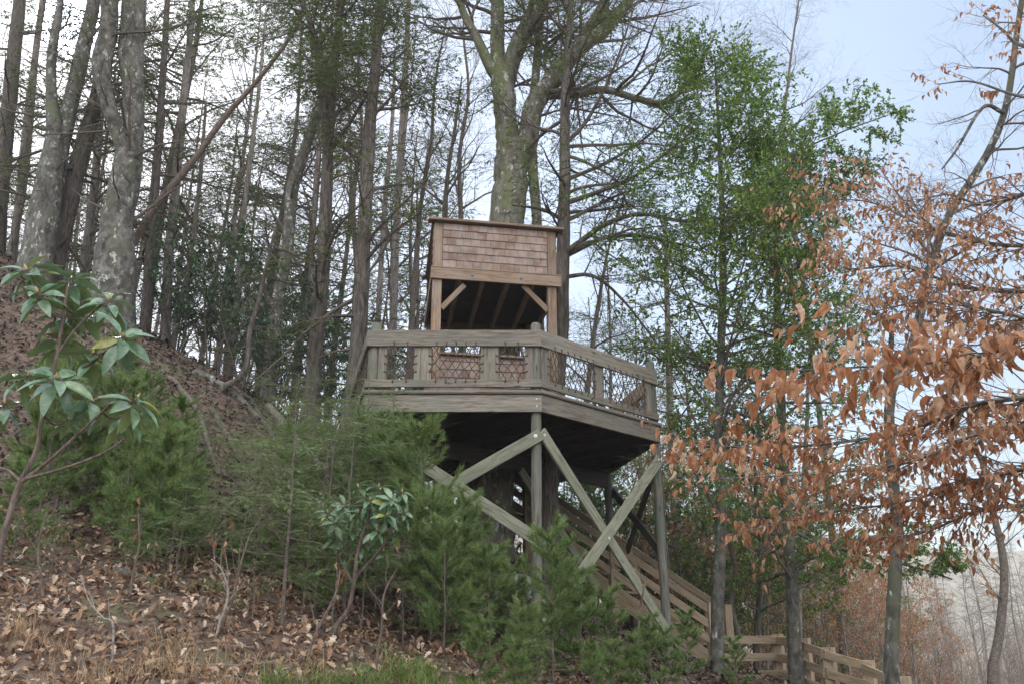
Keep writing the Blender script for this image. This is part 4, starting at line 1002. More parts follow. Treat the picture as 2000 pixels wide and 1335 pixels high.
# young beech just outside the right edge whose dry branches reach in
def near_beech():
    br = [  # (points, Y0, Y1, n twigs, twig length, leaf size)
        ([(2120, 760, 16), (2000, 775, 12), (1900, 790, 10), (1800, 830, 8), (1650, 862, 6), (1500, 872, 4), (1345, 868, 2)], 4.4, 5.2, 44, .40, .068),
        ([(2120, 640, 14), (2000, 660, 11), (1930, 690, 9), (1850, 705, 7), (1700, 715, 5), (1520, 725, 2)], 3.6, 3.9, 26, .34, .088),
        ([(2120, 820, 14), (2000, 830, 10), (1900, 850, 8), (1780, 900, 6), (1640, 920, 4), (1400, 935, 2)], 5.0, 6.0, 40, .42, .066),
        ([(2140, 880, 12), (2000, 915, 9), (1900, 940, 7), (1760, 980, 5), (1620, 1000, 4), (1440, 1040, 2)], 5.2, 6.2, 44, .42, .066),
        ([(2140, 980, 10), (2000, 985, 8), (1900, 1000, 6), (1800, 1040, 4), (1680, 1050, 2)], 5.6, 6.4, 32, .45, .064),
        ([(2140, 560, 12), (2000, 570, 9), (1880, 560, 7), (1760, 520, 5), (1640, 520, 3), (1590, 430, 2)], 5.6, 6.6, 40, .5, .064),
        ([(2140, 470, 12), (2000, 480, 9), (1900, 470, 7), (1800, 440, 5), (1700, 395, 3), (1600, 390, 2)], 6.0, 7.2, 42, .55, .064),
        ([(2140, 330, 10), (2000, 380, 8), (1920, 400, 6), (1850, 380, 4), (1790, 395, 2)], 6.4, 7.2, 24, .45, .062),
        ([(2140, 640, 10), (2000, 620, 8), (1900, 600, 6), (1800, 590, 4), (1700, 610, 2)], 5.4, 6.0, 30, .45, .066),
        ([(2140, 100, 10), (2000, 90, 8), (1960, 60, 5), (1920, 30, 3)], 6.8, 7.2, 7, .35, .07),
        ([(2140, 200, 8), (2000, 190, 6), (1900, 160, 4), (1830, 165, 2)], 6.8, 7.6, 5, .3, .07)]
    tx, ty = 4.3, 5.6; z0 = g1z(tx, ty) - .2
    TP = smooth_path([(tx, ty, z0), (tx - .1, ty, 1), (tx, ty + .1, 2.6), (tx + .1, ty, 4.4), (tx + .2, ty, 6.5)], 30); TR = np.linspace(.10, .03, 30)
    root = empty('young_beech', (tx, ty, z0), 'young beech at the right edge holding many dry copper leaves', 'tree')
    g = G(); g.tubes(TP, TR, 12, 0, .04); g2 = G()
    for pts, Y0, Y1, n, L, ls in br:
        P, R = limb(pts, Y0, Y1, 22); n = int(n * 1.4); ls *= .8
        t = np.argmin(np.abs(TP[:, 2] - (P[0, 2] - .45))); st = TP[t]
        A = smooth_path(np.vstack([st, P[0], P[1]]), 10)[:-3]
        R0 = np.linspace(TR[t] * .5, R[0], len(A)); P = np.vstack([A, P[1:]]); R = np.concatenate([R0, R[1:]])
        g.tubes(P, R, 7, 0, .03)
        Pb, Rb = P[None], R[None]
        qa, ra = grow(Pb, Rb, n * 2 // 3, .25, .99, L, .75, up=-.01, wig=.10, N=6, rr=.45, flat=True, rmin=.0015)
        qb, rb = grow(Pb, Rb, n // 2, .25, .99, L * .9, .8, up=.0, wig=.10, N=6, rr=.45, rmin=.0015)
        q = np.concatenate([qa, qb]); r = np.concatenate([ra, rb])
        g2.tubes(q, r, 4, 0)
        q2, r2 = grow(q, r, 3, .3, .95, L * .5, .7, up=-.02, wig=.1, N=4, rr=.6, flat=True, rmin=.0012)
        g2.tubes(q2, r2, 3, 0)
        for Q_, k in ((q, 7), (q2, 4)):
            leafy(g2, Q_, k, BEECH, ls, 1, spread=.6, droop=.8, t0=.2, keep=.52, sj=.4)
        dq, dr = grow(Pb, Rb, max(3, n // 3), .3, 1, L * 1.4, .7, up=.05, wig=.12, N=6, rr=.3); g2.tubes(dq, dr, 3, 0)
        dq, dr = grow(dq, dr, 5, .2, 1, L * .6, .6, up=.03, wig=.12, N=4, rr=.5); g2.tubes(dq, dr, 3, 0)
    g.build('trunk', BK_GREY, root, origin=root.location, smooth=True); g2.build('crown', [TWIG, L_BEECH], root, origin=root.location)
near_beech()

# ------------------------------------------------------------------ wood behind, from a few kinds of tree
def proto_tree(name, h, r, spec, bk, leaf, label, group, cat='tree'):
    zz = np.linspace(-.6, h, 30); P = np.stack([.15 * np.sin(zz * .5 + h), .12 * np.cos(zz * .43), zz], -1); P[:, :2] -= P[0, :2]; R = np.linspace(r, r * .12, 30)
    root = empty(name, (0, 0, 0), label, cat, group); g = G(); g.tubes(P, R, 9, 0, .05); g.build('trunk', bk, root, smooth=True)
    g = G()
    for s in spec: crown_levels(g, [(P, R)], s)
    g.build('crown', [TWIG, leaf], root); return root
LB = 'slim hemlock with dark foliage in the wood behind the ridge'
HP = [proto_tree('hemlock_tree', 15, .15, [hemspec(46, .30, .99, 2.4, 9, 4, 9, .10), DEAD(14, .08, .5, 1.6)], BK_HEM, L_HEM, LB, 'hemlocks in the wood behind the ridge'),
      proto_tree('hemlock_tree', 12, .11, [hemspec(38, .22, .99, 1.9, 9, 4, 9, .09), DEAD(10, .06, .5, 1.4)], BK_LT, L_HEM, LB, 'hemlocks in the wood behind the ridge')]
BP = [proto_tree('bare_tree', 14, .12, [barespec(26, .2, 1, 3.0, 7, 6, up=.06, n4=3), DEAD(10, .1, .5, 1.4)], BK_LT, L_HEM, 'bare grey tree in the wood behind', 'bare trees in the wood behind'),
      proto_tree('bare_tree', 10, .08, [barespec(22, .15, 1, 2.2, 7, 6, up=.05, n4=3)], BK_LT, L_HEM, 'bare grey tree in the wood behind', 'bare trees in the wood behind')]
XP = proto_tree('bare_tree', 6, .05, [barespec(18, .1, .98, 1.4, 7, 5, up=.0, leaves=[dict(n=4, keep=.55, **BL_SM)])], BK_LT, L_BEECH, 'small beech with dry copper leaves in the wood behind the fence', 'copper leaved saplings behind the fence')
SP_ = proto_tree('holly_tree', 5, .05, [hollyspec(26, .1, .98, 1.3, n2=8, n3=5, nl=5, size=.075)], BK_LT, L_HOLLY, 'bushy green holly in the wood behind the stairs', 'hollies in the wood behind the stairs')
r = np.random.default_rng(11)
used = set()
def put(proto, px, Y, s=1.0, dz=0):
    d = ray(px, 900); x = d[0] / d[1] * Y; z = g1z(x, Y)
    key = proto.name
    if key not in used:
        used.add(key); proto.location = (x, Y, z + dz); proto.scale = (s,) * 3; proto.rotation_euler = (0, 0, r.uniform(0, 6)); return
    copy_thing(proto, (x, Y, z + dz), r.uniform(0, 6), s, tilt=(r.normal(0, .03), r.normal(0, .03)))
for i, px in enumerate(np.linspace(-260, 860, 28)):
    put(HP[i % 2], px + r.uniform(-20, 20), r.uniform(22, 38), r.uniform(.8, 1.2))
for i, px in enumerate(np.linspace(-200, 1300, 26)):
    put(BP[i % 2], px + r.uniform(-25, 25), r.uniform(20, 40), r.uniform(.8, 1.15))
for i, px in enumerate([880, 930, 1150, 1210, 1260, 1330, 1370, 1440, 1500, 1590, 1620]):
    put(HP[i % 2], px, r.uniform(24, 36), r.uniform(.6, .85))
for i, px in enumerate(np.linspace(1050, 1500, 11)): put(SP_, px + r.uniform(-15, 15), r.uniform(18, 27), r.uniform(.7, 1.2))
for i, px in enumerate(np.linspace(1270, 1760, 30)): put(XP, px + r.uniform(-20, 20), r.uniform(17, 27), r.uniform(.5, .85))
def brush():
    n = 9; root = empty('bare_shrub', (0, 0, 0), 'pale tangled bare shrub on the meadow', 'shrub', 'bare shrubs on the meadow'); st = []
    for i in range(n):
        a = RNG.uniform(0, 6.28); l_ = RNG.uniform(.2, .55); st.append(smooth_path([(0, 0, -.2), (l_ * math.cos(a), l_ * math.sin(a), 1.2), (1.8 * l_ * math.cos(a), 1.8 * l_ * math.sin(a), RNG.uniform(2, 3.4))], 12))
    P = np.stack(st); R = np.tile(np.linspace(.03, .006, 12), (n, 1)); g = G(); g.tubes(P, R, 5); g.build('stems', TWIGP, root); g = G()
    for lv in (dict(n=9, t0=.2, t1=1, length=1.0, ang=.7, up=.05, wig=.15, N=6), dict(n=6, t0=.2, t1=1, length=.45, ang=.7, up=.03, wig=.15, N=5), dict(n=4, t0=.2, t1=1, length=.2, ang=.7, wig=.15, N=4)):
        P, R = grow(P, R, rmin=.002, **lv); g.tubes(P, R, 3)
    g.build('twigs', TWIGP, root); return root
BR = brush()
for i, px in enumerate(np.linspace(1480, 2180, 46)): put(BR, px + r.uniform(-20, 20), r.uniform(22, 55), r.uniform(.7, 1.3))
for i, px in enumerate(np.linspace(1200, 1720, 9)): put(SP_, px + r.uniform(-15, 15), r.uniform(20, 32), r.uniform(.8, 1.3))
for i, px in enumerate(np.linspace(1560, 2150, 40)): put(BP[1], px + r.uniform(-20, 20), r.uniform(32, 60), r.uniform(.35, .7))
for i, px in enumerate(np.linspace(1000, 2200, 34)): put(BP[i % 2], px + r.uniform(-20, 20), r.uniform(75, 110), r.uniform(.7, 1.1))
for i, px in enumerate(np.linspace(1250, 2200, 26)): put(HP[i % 2], px + r.uniform(-20, 20), r.uniform(105, 130), r.uniform(.8, 1.1))

# ------------------------------------------------------------------ undergrowth
def pine_proto(h, seed, label):
    root = empty('young_pine', (0, 0, 0), label, 'young pine', 'young white pines on the slope'); g = G(); g2 = G()
    zz = np.linspace(-.15, h, 16); P = np.stack([RNG.normal(0, .006, 16).cumsum(), RNG.normal(0, .006, 16).cumsum(), zz], -1); R = np.linspace(.018 * h / 1.6, .004, 16)
    g.tubes(P, R, 7)
    n = int(h * 16)
    P1, R1 = grow(P[None], R[None], n, .10, .97, .34 * h, 1.1, up=.06, wig=.07, N=8, rr=.5, prof=lambda t: 1.15 - .95 * t, rmin=.002)
    g.tubes(P1, R1, 4)
    P2, R2 = grow(P1, R1, 5, .3, .98, .14 * h, .75, up=.06, wig=.08, N=5, rr=.6, flat=True, rmin=.0015)
    g2.tubes(P2, R2, 3, 0)
    for Q_, k, t0 in ((P1, 6, .3), (P2, 4, .25), (P[None, 9:], 6, .2)):
        pos, T = on_twigs(Q_, k, t0); d = nrm(T + RNG.normal(0, .12, T.shape))
        ch = RNG.integers(0, 3, len(pos))
        for j in range(3):
            m_ = ch == j; g2.place(*TUFT[j], pos[m_], d[m_], RNG.normal(0, 1, (m_.sum(), 3)), RNG.uniform(.085, .125, m_.sum()), 1)
    g.build('trunk', TWIG, root); g2.build('crown', [TWIG, L_PINE], root); return root
PL = ['bushy young white pine with soft long needles on the slope']
PP = [pine_proto(1.7, 1, PL[0]), pine_proto(1.3, 2, PL[0]), pine_proto(2.2, 3, PL[0])]
def hem_sap(h, label):
    root = empty('young_hemlock', (0, 0, 0), label, 'young hemlock', 'lacy young hemlocks on the slope'); g = G(); g2 = G()
    zz = np.linspace(-.15, h, 16); P = np.stack([RNG.normal(0, .012, 16).cumsum(), RNG.normal(0, .012, 16).cumsum(), zz], -1); R = np.linspace(.014 * h / 1.6, .003, 16)
    g.tubes(P, R, 7)
    P1, R1 = grow(P[None], R[None], int(h * 17), .3, .97, .42 * h, 1.3, up=-.015, wig=.07, N=9, rr=.4, prof=lambda t: 1.3 - 1.0 * t, rmin=.0015); g.tubes(P1, R1, 4)
    P2, R2 = grow(P1, R1, 11, .15, .98, .13 * h, .85, up=-.02, wig=.07, N=5, rr=.5, flat=True, rmin=.001); g2.tubes(P2, R2, 3, 0)
    for Q_, k in ((P1, 9), (P2, 3)):
        pos, T = on_twigs(Q_, k, .15); side = nrm(np.cross(T, [0, 0, 1.])) * RNG.choice([-1, 1], len(T))[:, None]
        d = nrm(T + side * RNG.uniform(.2, .9, (len(T), 1)) + [0, 0, -.08])
        g2.place(*SPRAY, pos, d, nrm(np.array([0, 0, 1.]) + RNG.normal(0, .2, T.shape)), RNG.uniform(.06, .12, len(pos)), 1)
    g.build('trunk', TWIG, root); g2.build('crown', [TWIG, L_HEMY], root); return root
HS = [hem_sap(2.4, 'lacy young hemlock with flat pale green sprays on the slope'), hem_sap(1.5, 'lacy young hemlock with flat pale green sprays on the slope')]
def place_at(proto, px, py_base, Y, s=1.0, label=None, rz=None, slope=0):
    p = W(px, py_base, Y); z = g1z(p[0], Y)
    if proto.name not in used:
        used.add(proto.name); o = proto; o.location = (p[0], Y, z); o.scale = (s,) * 3; o.rotation_euler = (0, 0, r.uniform(0, 6) if rz is None else rz)
        if label: o['label'] = label
        return o
    return copy_thing(proto, (p[0], Y, z), r.uniform(0, 6) if rz is None else rz, s, label)
pines = [(0, 60, 9.6, 1.0), (1, 150, 10.2, .95), (2, 110, 11.2, .72), (0, 230, 9.4, .85), (1, 300, 9.2, 1.05), (0, 360, 9.6, .6), (0, 250, 11.6, .75), (1, 40, 11.8, 1.0), (0, 180, 12.6, .7), (1, 320, 11, .9), 
         (2, 812, 9.7, .98), (0, 900, 9.4, .85), (1, 955, 9.0, .8), (0, 760, 10.2, 1.1), (2, 715, 10.6, .85), (1, 680, 9.8, 1.0), (0, 870, 8.8, .72), (1, 1000, 9.4, .7), (0, 1078, 8.9, .85), (1, 1130, 9.2, .8), (1, 1180, 10.0, .7), (0, 1020, 8.2, .45), (1, 1260, 9.8, .55), (1, 640, 11.2, 1.0),
         (1, 1330, 11.8, .6), (1, 1420, 12.6, .5), (1, 940, 8.0, .5), (1, 930, 9.8, .9), (1, 1190, 8.6, .45), (0, 560, 10.8, .75), (0, 20, 8.8, .6), (1, 470, 9.6, .55), (2, 90, 10.0, .8), (0, 200, 10.4, .9), (1, 270, 10.2, 1.0), (0, 330, 9.8, .8), (0, 845, 9.2, .85), (0, 560, 9.8, .7), (1, 620, 9.2, .8), (0, 1100, 9.6, .55), (1, 1230, 9.2, .45), (1, 1290, 10.6, .5), (1, 1150, 8.4, .4), (1, 1010, 7.8, .4), (1, 60, 13, .7)]
for k, px, Y, s in pines: place_at(PP[k], px, 1100, Y, s)
for k, px, Y, s in [(0, 560, 8.3, 1.0), (1, 470, 9.4, 1.0), (0, 640, 9.4, .9), (1, 600, 8.9, .8), (0, 700, 10.9, 1.0), (1, 740, 9.6, 1.0), (1, 330, 8.5, .55), (0, 590, 11.4, .8), (1, 660, 8.4, .7), (1, 560, 9.8, 1.2), (1, 620, 10.2, 1.2), (0, 680, 9.4, .95), (1, 710, 9.0, .9), (1, 500, 8.3, .6), (1, 350, 9.0, .7), (1, 250, 8.4, .45), (1, 100, 8.6, .5), (0, 760, 10.8, 1.0), (1, 790, 9.0, .7), (1, 1050, 8.0, .4), (1, 440, 11.2, .55), (1, 480, 10.4, .6), (1, 420, 9.4, .6), (1, 380, 12.2, .6), (1, 500, 12, .6), (1, 200, 12.6, .7), (1, 455, 12.8, .5), (1, 410, 11.4, .6), (1, 520, 11.2, .75), (1, 470, 9.9, .55)]:
    place_at(HS[k], px, 1100, Y, s)

def rhodo(name, label, stems, whorls, Y, lsize, nleaf, rs, seed):
    r2 = np.random.default_rng(seed); g = G(); g2 = G(); base = None
    SP2 = []
    for i, (pts, y0, y1) in enumerate(stems):
        P, R = limb(pts, y0, y1, 24, base=(i == 0)); g.tubes(P, R, 8, 0, .05); SP2.append(P)
        if i == 0: base = P[0].copy()
    allP = np.concatenate(SP2)
    for (px, py, dy, sc2) in whorls:
        c = W(px, py, Y + dy); j = np.argmin(np.linalg.norm(allP - c, axis=1)); st = allP[max(j - 1, 0)]
        mid = (st + c) / 2 + np.array([0, 0, -.03]) + r2.normal(0, .01, 3)
        Q_ = smooth_path([st, mid, c], 8); g.tubes(Q_, np.linspace(rs, rs * .6, 8), 6)
        ax = nrm(nrm((c - mid)) * .7 + np.array([0, -.42, .6])); u = nrm(np.cross(ax, [1, .2, 0])); v = np.cross(ax, u)
        a = np.arange(nleaf) * 2.4 + r2.random() * 6; el = np.linspace(.4, -.7, nleaf) + r2.normal(0, .22, nleaf)
        d = (np.cos(a)[:, None] * u + np.sin(a)[:, None] * v) * np.cos(el)[:, None] + ax * np.sin(el)[:, None] * .9
        g2.place(*RHODO, c + d * lsize * .12 - ax * np.linspace(0, .03, nleaf)[:, None] * lsize / .12, d, nrm(ax + r2.normal(0, .25, (nleaf, 3))), lsize * sc2 * r2.uniform(.8, 1.12, nleaf), 0)
        pet = np.stack([c + 0 * d, c + d * lsize * .14], 1); g.tubes(pet, np.full(pet.shape[:2], rs * .35), 4)
        g.tubes(smooth_path([c, c + ax * lsize * .12, c + ax * lsize * .26], 5), np.array([.5, 1, 1, .6, .05]) * lsize * .05, 6, 1)
    root = empty(name, base, label, 'shrub'); g.build('stems', [STEM, BUD], root, origin=base, smooth=True)
    g2.build('leaves', L_RHO, root, origin=base, smooth=True); return root
z = lambda x, y: (x / 2.567, 480 + y / 2.567)
wh = [(*z(135, 125), 0, 1), (*z(350, 165), .1, 1), (*z(190, 240), -.1, .9), (*z(330, 350), .15, .95), (*z(545, 275), .05, .95), (*z(615, 460), 0, 1), (*z(470, 540), .1, .9), (*z(285, 665), -.15, 1.1), (*z(140, 650), .15, 1.1),
      (*z(680, 770), -.1, 1), (*z(430, 330), .25, .9), (*z(300, 480), .2, .9), (*z(640, 840), .1, .9), (*z(470, 770), .15, .9), (*z(25, 790), .2, .8), (*z(345, 870), .25, .55)]
rhodo('rhododendron', 'near rhododendron with large glossy drooping leaves at the left edge', [
    ([(-25, 1180, 14), (18, 1010, 13), (38, 945, 11), (70, 880, 9), (82, 815, 8), (96, 765, 7), (112, 690, 7), (124, 610, 6), (132, 560, 5)], 3.9, 3.9),
    ([(40, 942, 9), (100, 895, 7), (170, 830, 6), (215, 790, 5), (245, 762, 4)], 3.9, 3.8), ([(45, 935, 8), (120, 915, 6), (200, 885, 5), (245, 855, 4)], 3.9, 3.75),
    ([(96, 765, 6), (130, 735, 5), (190, 700, 4), (235, 660, 4)], 3.9, 4.0), ([(112, 690, 5), (150, 640, 4), (205, 590, 4)], 3.9, 3.95), ([(42, 940, 7), (10, 915, 5), (-40, 912, 4)], 3.9, 4.1)], wh, 3.9, .145, 12, .005, 5)
r3 = np.random.default_rng(9)
wh2 = [(740, 950, 0, 1), (765, 975, -.1, 1), (722, 975, -.1, 1), (755, 1005, -.15, 1), (700, 1000, 0, 1), (672, 985, .1, .9), (785, 960, .1, .9), (690, 1030, .1, .9), (735, 1035, -.1, .9), (655, 1020, .1, .9), (768, 1040, .15, .9), (710, 1060, .15, .8), (650, 1050, .2, .9), (748, 1075, .2, .8), (665, 1085, .25, .8), (790, 1000, .1, .8), (700, 950, .2, .9), (640, 1000, .2, .8)]
rhodo('rhododendron', 'small rhododendron with blue green leaf whorls before the middle pines', [
    ([(628, 1295, 11), (650, 1240, 10), (680, 1190, 9), (692, 1130, 8), (698, 1080, 7), (712, 1030, 5), (738, 960, 4)], 8.4, 8.2), ([(690, 1140, 6), (660, 1080, 5), (650, 1030, 4)], 8.4, 8.5), ([(692, 1130, 6), (750, 1060, 5), (775, 1000, 4)], 8.4, 8.3)], wh2, 8.25, .15, 10, .005, 6)

# dark laurel / rhododendron thickets on the ridge
def thicket(h, w, label):
    root = empty('laurel_bush', (0, 0, 0), label, 'shrub', 'dark laurel bushes under the ridge trees'); n = 5
    st = []; 
    for i in range(n):
        a = i * 2 * PI / n; st.append(smooth_path([(0, 0, -.2), (.2 * w * math.cos(a), .2 * w * math.sin(a), h * .35), (.4 * w * math.cos(a), .4 * w * math.sin(a), h * .8)], 12))
    P = np.stack(st); R = np.tile(np.linspace(.03, .01, 12), (n, 1)); g = G(); g.tubes(P, R, 6); g.build('stems', TWIG, root)
    g = G(); P1, R1 = grow(P, R, 7, .3, 1, h * .42, .8, up=.04, wig=.15, N=7, rr=.5); g.tubes(P1, R1, 4, 0)
    P2, R2 = grow(P1, R1, 6, .3, 1, h * .16, .8, up=.04, wig=.15, N=5, rr=.5); g.tubes(P2, R2, 3, 0)
    pos, T = on_twigs(P2, 3, .6); pos = np.repeat(pos, 5, 0); T = np.repeat(T, 5, 0)
    d = nrm(RNG.normal(0, 1, pos.shape) + T * .3 + [0, 0, -.25]); g.place(*leaf_t(.34, .2, -.3, 2), pos, d, nrm(np.array([0, 0, 1.]) + RNG.normal(0, .3, pos.shape)), RNG.uniform(.09, .15, len(pos)), 1)
    g.build('leaves', [TWIG, L_RHOD], root); return root
TK = [thicket(3.2, 2.2, 'dark leaved laurel bush among the trunks on the ridge')]
for px, Y, s in [(400, 17, .9), (470, 17.5, .9), (590, 18, .9), (330, 18.5, .8), (690, 19, .8), (535, 15.6, .7), (760, 20, 1.0), (640, 16.2, .7), (1150, 19, .9), (1230, 20, 1.0), (1330, 19, .9), (1120, 22, 1.1)]:
    place_at(TK[0], px, 800, Y, s)

# fallen logs and roots on the ground
def ground_log(pts, r0, r1, label, bk=BK_HEM, lift=.3, name='fallen_log'):
    Q_ = []
    for (px, Y) in pts:
        d = ray(px, 1000); x = d[0] / d[1] * Y; Q_.append((x, Y, 0))
    P = smooth_path(Q_, 18); P[:, 2] = gz(P[:, 0], P[:, 1]); R = np.linspace(r0, r1, 18); P[:, 2] += R * lift
    g = G(); g.tubes(P, R, 10, 0, .08); base = P[0].copy(); o = g.build(name, bk, None, origin=base, smooth=True); o.location = base; tag(o, label, 'log'); return o
ground_log([(240, 8.9), (330, 8.8), (420, 8.9)], .05, .03, 'dark fallen log behind the leaf litter at lower left')
ground_log([(350, 15.2), (420, 14.8), (500, 14.4)], .08, .05, 'mossy root-like log along the crest of the slope', BK_MOSS)
ground_log([(505, 15.2), (560, 14.6), (640, 13.8)], .07, .05, 'pale fallen trunk sloping down beside the laurels', BK_LT, .8)
ground_log([(390, 13.8), (450, 13.2), (500, 12.9)], .06, .035, 'thin dark fallen branch on the middle of the slope')
ground_log([(410, 12.4), (470, 12.2), (540, 12.2)], .045, .03, 'short dark stick below the crest on the bare slope')
ground_log([(-40, 7.7), (60, 7.7), (180, 7.9)], .025, .012, 'thin dark stick across the leaves at lower left', TWIG, .8)
ground_log([(300, 14.2), (370, 13.4), (420, 12.2)], .05, .03, 'long thin dead limb pointing down the upper left slope', TWIG, .9)
ground_log([(470, 14.9), (540, 13.6), (600, 12.6)], .045, .03, 'dark thin dead limb on the slope below the mottled leaning trunk', BK_HEM, .9)
ground_log([(690, 8.0), (760, 7.9), (800, 7.9)], .035, .03, 'dark short log before the rhododendron stem')
p = W(995, 1245, 10.5)

# leaf litter, thick near the camera
def scatter(n, box, ymin, ymax, size, tmpl, keepf=None, seed=1, hgt=.012, tilt=.35):
    r4 = np.random.default_rng(seed); x = r4.uniform(box[0], box[1], n); y = ymin + (ymax - ymin) * r4.random(n) ** 1.0
    if keepf is not None: k = keepf(x, y, r4); x, y = x[k], y[k]
    z_ = gz(x, y); n_ = len(x); e_ = .05
    nx = -(gz(x + e_, y) - z_) / e_; ny = -(gz(x, y + e_) - z_) / e_; N_ = nrm(np.stack([nx, ny, np.ones(n_)], -1))
    nn = nrm(N_ + r4.normal(0, tilt, (n_, 3))); d = nrm(r4.normal(0, 1, (n_, 3))); return np.stack([x, y, z_ + r4.uniform(.003, hgt * 3, n_)], -1), d, nn, r4.uniform(.7, 1.3, n_) * size
# lobed oak leaf
def oak():
    xs = np.linspace(0, 1, 9); ws = [.02, .14, .09, .25, .14, .32, .18, .22, .02]; V = [(x, 0, .12 * math.sin(PI * x)) for x in xs]; Q = []
    for sg in (1, -1):
        b = len(V); V += [(x + (.04 if i % 2 else 0), sg * w, .12 * math.sin(PI * x) + (.10 if i % 2 else .03)) for i, (x, w) in enumerate(zip(xs, ws))]
        for i in range(8): q = (i, i + 1, b + i + 1, b + i); Q.append(q if sg > 0 else q[::-1])
    return np.array(V), np.array(Q), None
OAK = oak(); CURL = leaf_t(.5, .6, .25, 3)
L_LITD = leafm('shade_toned_leaves', [(0, (.03, .022, .017)), (.45, (.065, .043, .032)), (.8, (.13, .085, .062)), (1, (.26, .19, .15))], .1, .7, .2)  # upper slope litter, its shade put into darker leaf colours
g = G()
vis = lambda x, y, r4: (np.abs(x) < .72 * y + 1)
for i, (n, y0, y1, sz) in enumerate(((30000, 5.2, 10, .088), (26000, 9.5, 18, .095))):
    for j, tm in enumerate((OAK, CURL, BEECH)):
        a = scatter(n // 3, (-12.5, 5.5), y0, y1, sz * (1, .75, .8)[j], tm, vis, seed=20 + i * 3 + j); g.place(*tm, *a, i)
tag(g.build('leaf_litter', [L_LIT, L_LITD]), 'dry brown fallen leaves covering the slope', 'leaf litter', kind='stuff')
# grass and straw
def blades(n, x0, x1, y0, y1, h, w, lean, seed, cl=None):
    r4 = np.random.default_rng(seed)
    if cl is not None:
        c = cl[r4.integers(0, len(cl), n)]; x = c[:, 0] + r4.normal(0, .07, n); y = c[:, 1] + r4.normal(0, .07, n)
    else: x = r4.uniform(x0, x1, n); y = r4.uniform(y0, y1, n)
    b = np.stack([x, y, gz(x, y) - .01], -1); a = r4.random(n) * 2 * PI; L = h * r4.uniform(.4, 1.2, n); ln = lean * r4.uniform(.3, 1.5, n)
    o = np.stack([np.cos(a), np.sin(a), 0 * a], -1); P = np.stack([b + o * (ln * L * t * t)[:, None] + np.array([0, 0, 1.]) * (L * t * (1 - .35 * ln * t))[:, None] for t in (0, .35, .7, 1)], 1)
    s_ = np.stack([-np.sin(a), np.cos(a), 0 * a], -1) * w; g = G(); V = np.concatenate([P[:, :3] + s_[:, None], P[:, :3] - s_[:, None], P[:, 3:]], 1)
    off = np.arange(n)[:, None, None] * 7; Q = (np.array([(0, 3, 4, 1), (1, 4, 5, 2)])[None] + off).reshape(-1, 4); T = (np.array([(2, 5, 6)])[None] + off).reshape(-1, 3); g.add(V.reshape(-1, 3), Q, T); return g
r5 = np.random.default_rng(3)
def gpts(l): return np.array([(ray(px, 1100)[0] / ray(px, 1100)[1] * Y, Y) for px, Y in l])
cl = gpts([(820, 7.6), (790, 7.8), (870, 7.5), (700, 7.3), (560, 7.0), (640, 7.2), (740, 7.4), (930, 7.7), (845, 7.9)])
tag(blades(1500, 0, 0, 0, 0, .30, .0022, .9, 5, cl).build('grass', L_GRASS), 'green grass tufts among the fallen leaves at the bottom', 'grass', kind='stuff')
cl = gpts([(470, 6.7), (455, 6.8), (300, 6.7), (420, 6.9), (500, 6.7), (340, 6.8), (600, 6.8), (60, 6.6), (150, 6.6), (890, 7.2), (250, 6.9), (510, 7.4), (650, 7.0)])
rq = np.random.default_rng(77); cl = np.concatenate([cl, gpts([(a_, b_) for a_, b_ in zip(rq.uniform(-20, 1000, 46), rq.uniform(6.4, 7.6, 46))])])
tag(blades(1500, 0, 0, 0, 0, .26, .0016, .8, 6, cl).build('straw', L_STRAW), 'dry straw coloured grass stalks at the bottom left', 'dry grass', kind='stuff')

def sprig(label, pts, Y, br, mt=TWIGP):
    P, R = limb(pts, Y, Y, 16, base=True); root = empty('bare_sapling', P[0], label, 'sapling'); g = G(); g.tubes(P, R, 6, 0, .04)
    g.build('stem', mt, root, origin=P[0], smooth=True); g = G()
    Q_, q = grow(P[None], R[None], br, .35, .98, .32, .7, up=.05, wig=.12, N=7, rr=.6, rmin=.0015); g.tubes(Q_, q, 4)
    Q_, q = grow(Q_, q, 3, .3, 1, .13, .7, up=.04, wig=.12, N=5, rr=.6, rmin=.001); g.tubes(Q_, q, 3)
    lf = RNG.random(len(Q_)) < .25; leafy(g, Q_[lf], 1, BEECH, .06, 1, spread=.4, droop=.9)
    g.build('twigs', [mt, L_BEECH], root, origin=P[0]); return root
sprig('pale forked bare sapling among the leaf litter left of the rhododendron', [(425, 1235, 7), (440, 1190, 6), (445, 1150, 5), (432, 1110, 3), (412, 1090, 2)], 7.8, 5)
sprig('upright bare sapling with one dry leaf below the lacy hemlocks', [(430, 1240, 5), (455, 1170, 5), (470, 1100, 4), (490, 1040, 3), (505, 1020, 2)], 7.9, 5, STEM)
sprig('thin leaning bare stem on the leaves at lower left', [(222, 1240, 5), (200, 1205, 4), (175, 1175, 3), (160, 1130, 2)], 7.3, 3)
sprig('bare stem rising beside the small rhododendron', [(600, 1290, 6), (625, 1220, 5), (655, 1160, 4), (665, 1110, 3)], 7.7, 5, STEM)
sprig('arching brown bare stem at the foot of the middle pines', [(735, 1300, 6), (745, 1230, 5), (750, 1160, 4), (775, 1110, 3)], 7.8, 6, STEM)
sprig('dark bare sapling under the left pines', [(82, 1190, 8), (80, 1130, 6), (74, 1070, 5), (90, 1000, 4)], 8.2, 6, STEM)
sprig('second dark bare sapling under the left pines', [(252, 1170, 6), (262, 1110, 5), (272, 1060, 4), (270, 1000, 3)], 8.2, 6, STEM)
sprig('slim bare sapling in front of the stair foot', [(1240, 1300, 6), (1246, 1250, 5), (1250, 1190, 4), (1262, 1130, 3)], 11, 6, STEM)

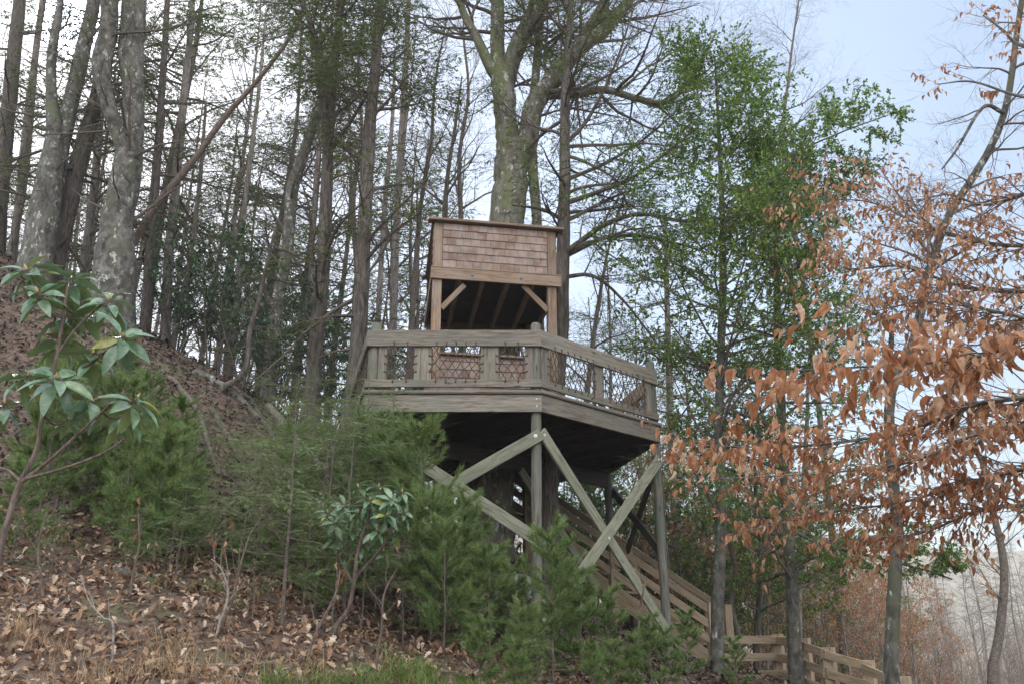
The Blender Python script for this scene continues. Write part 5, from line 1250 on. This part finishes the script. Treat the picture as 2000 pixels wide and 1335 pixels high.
# sticks lying in the leaf litter
rs = np.random.default_rng(31); n = 1500; x = rs.uniform(-11, 5, n); y = rs.uniform(5.4, 16, n); k = (np.abs(x) < .75 * y + .5) & ((y > 9.5) | (rs.random(n) < .4)); x, y = x[k], y[k]; n = len(x)
a = rs.uniform(0, 6.28, n); L = rs.uniform(.15, .9, n); t = np.linspace(0, 1, 6); bend = rs.normal(0, .15, n)
X = x[:, None] + np.cos(a)[:, None] * L[:, None] * t - np.sin(a)[:, None] * (bend * L)[:, None] * t * t; Y = y[:, None] + np.sin(a)[:, None] * L[:, None] * t + np.cos(a)[:, None] * (bend * L)[:, None] * t * t
Z = gz(X, Y) + .02 + rs.uniform(0, .05, n)[:, None] * t; R = (rs.uniform(.002, .008, n)[:, None] * np.linspace(1, .4, 6))
g = G(); g.tubes(np.stack([X, Y, Z], -1), R, 5); tag(g.build('fallen_twigs', TWIGP), 'thin fallen sticks lying in the leaves', 'twigs', kind='stuff')
cl = gpts([(px + rs.uniform(-30, 30), Y) for px, Y in zip(np.linspace(750, 1450, 26), rs.uniform(7.6, 11, 26))] + [(px, Y) for px, Y in zip(rs.uniform(60, 620, 22), rs.uniform(8, 13, 22))])
tag(blades(2200, 0, 0, 0, 0, .22, .002, 1.0, 8, cl).build('low_green_growth', L_GRASS), 'thin low green growth between the young trees', 'undergrowth', kind='stuff')
# pale winter air
bm = bmesh.new(); bmesh.ops.create_cube(bm, size=1, matrix=Matrix.Translation((100, 190, 18)) @ Matrix.Diagonal((1100, 500, 62, 1))); me = bpy.data.meshes.new('haze'); bm.to_mesh(me); bm.free()
hm = bpy.data.materials.new('pale_air'); hm.use_nodes = True; t_ = hm.node_tree; t_.nodes.clear(); o_ = t_.nodes.new('ShaderNodeOutputMaterial'); pv = t_.nodes.new('ShaderNodeVolumePrincipled')
pv.inputs['Density'].default_value = HAZE; pv.inputs['Color'].default_value = (.85, .88, .93, 1); t_.links.new(pv.outputs[0], o_.inputs['Volume']); me.materials.append(hm)
tag(link('haze', me), 'thin pale winter haze in the valley air', 'haze', kind='stuff')

rl = np.random.default_rng(5); n = 70
x = np.concatenate([rl.uniform(-1.9, 1.6, 40), rl.uniform(-1.1, .8, 30)]); y = np.concatenate([rl.uniform(11.55, 12.3, 40), rl.uniform(12.44, 12.9, 30)])
zz = np.concatenate([np.full(40, D + .012), np.full(30, 6.24)]); ok = np.concatenate([np.full(40, True), np.abs((y[40:] - 12.5) - (x[40:] + 1.235) * .184 + .0) < .07])
P = np.stack([x, y, zz], -1)[ok]; g = G(); g.place(*OAK, P, nrm(rl.normal(0, 1, P.shape) * [1, 1, .1]), nrm(rl.normal(0, .2, P.shape) + [0, 0, 1]), rl.uniform(.06, .1, len(P)), 0)
tag(g.build('leaf_scatter', L_LIT), 'a few dry leaves fallen on the platform boards and the tower cap', 'fallen leaves', kind='stuff')
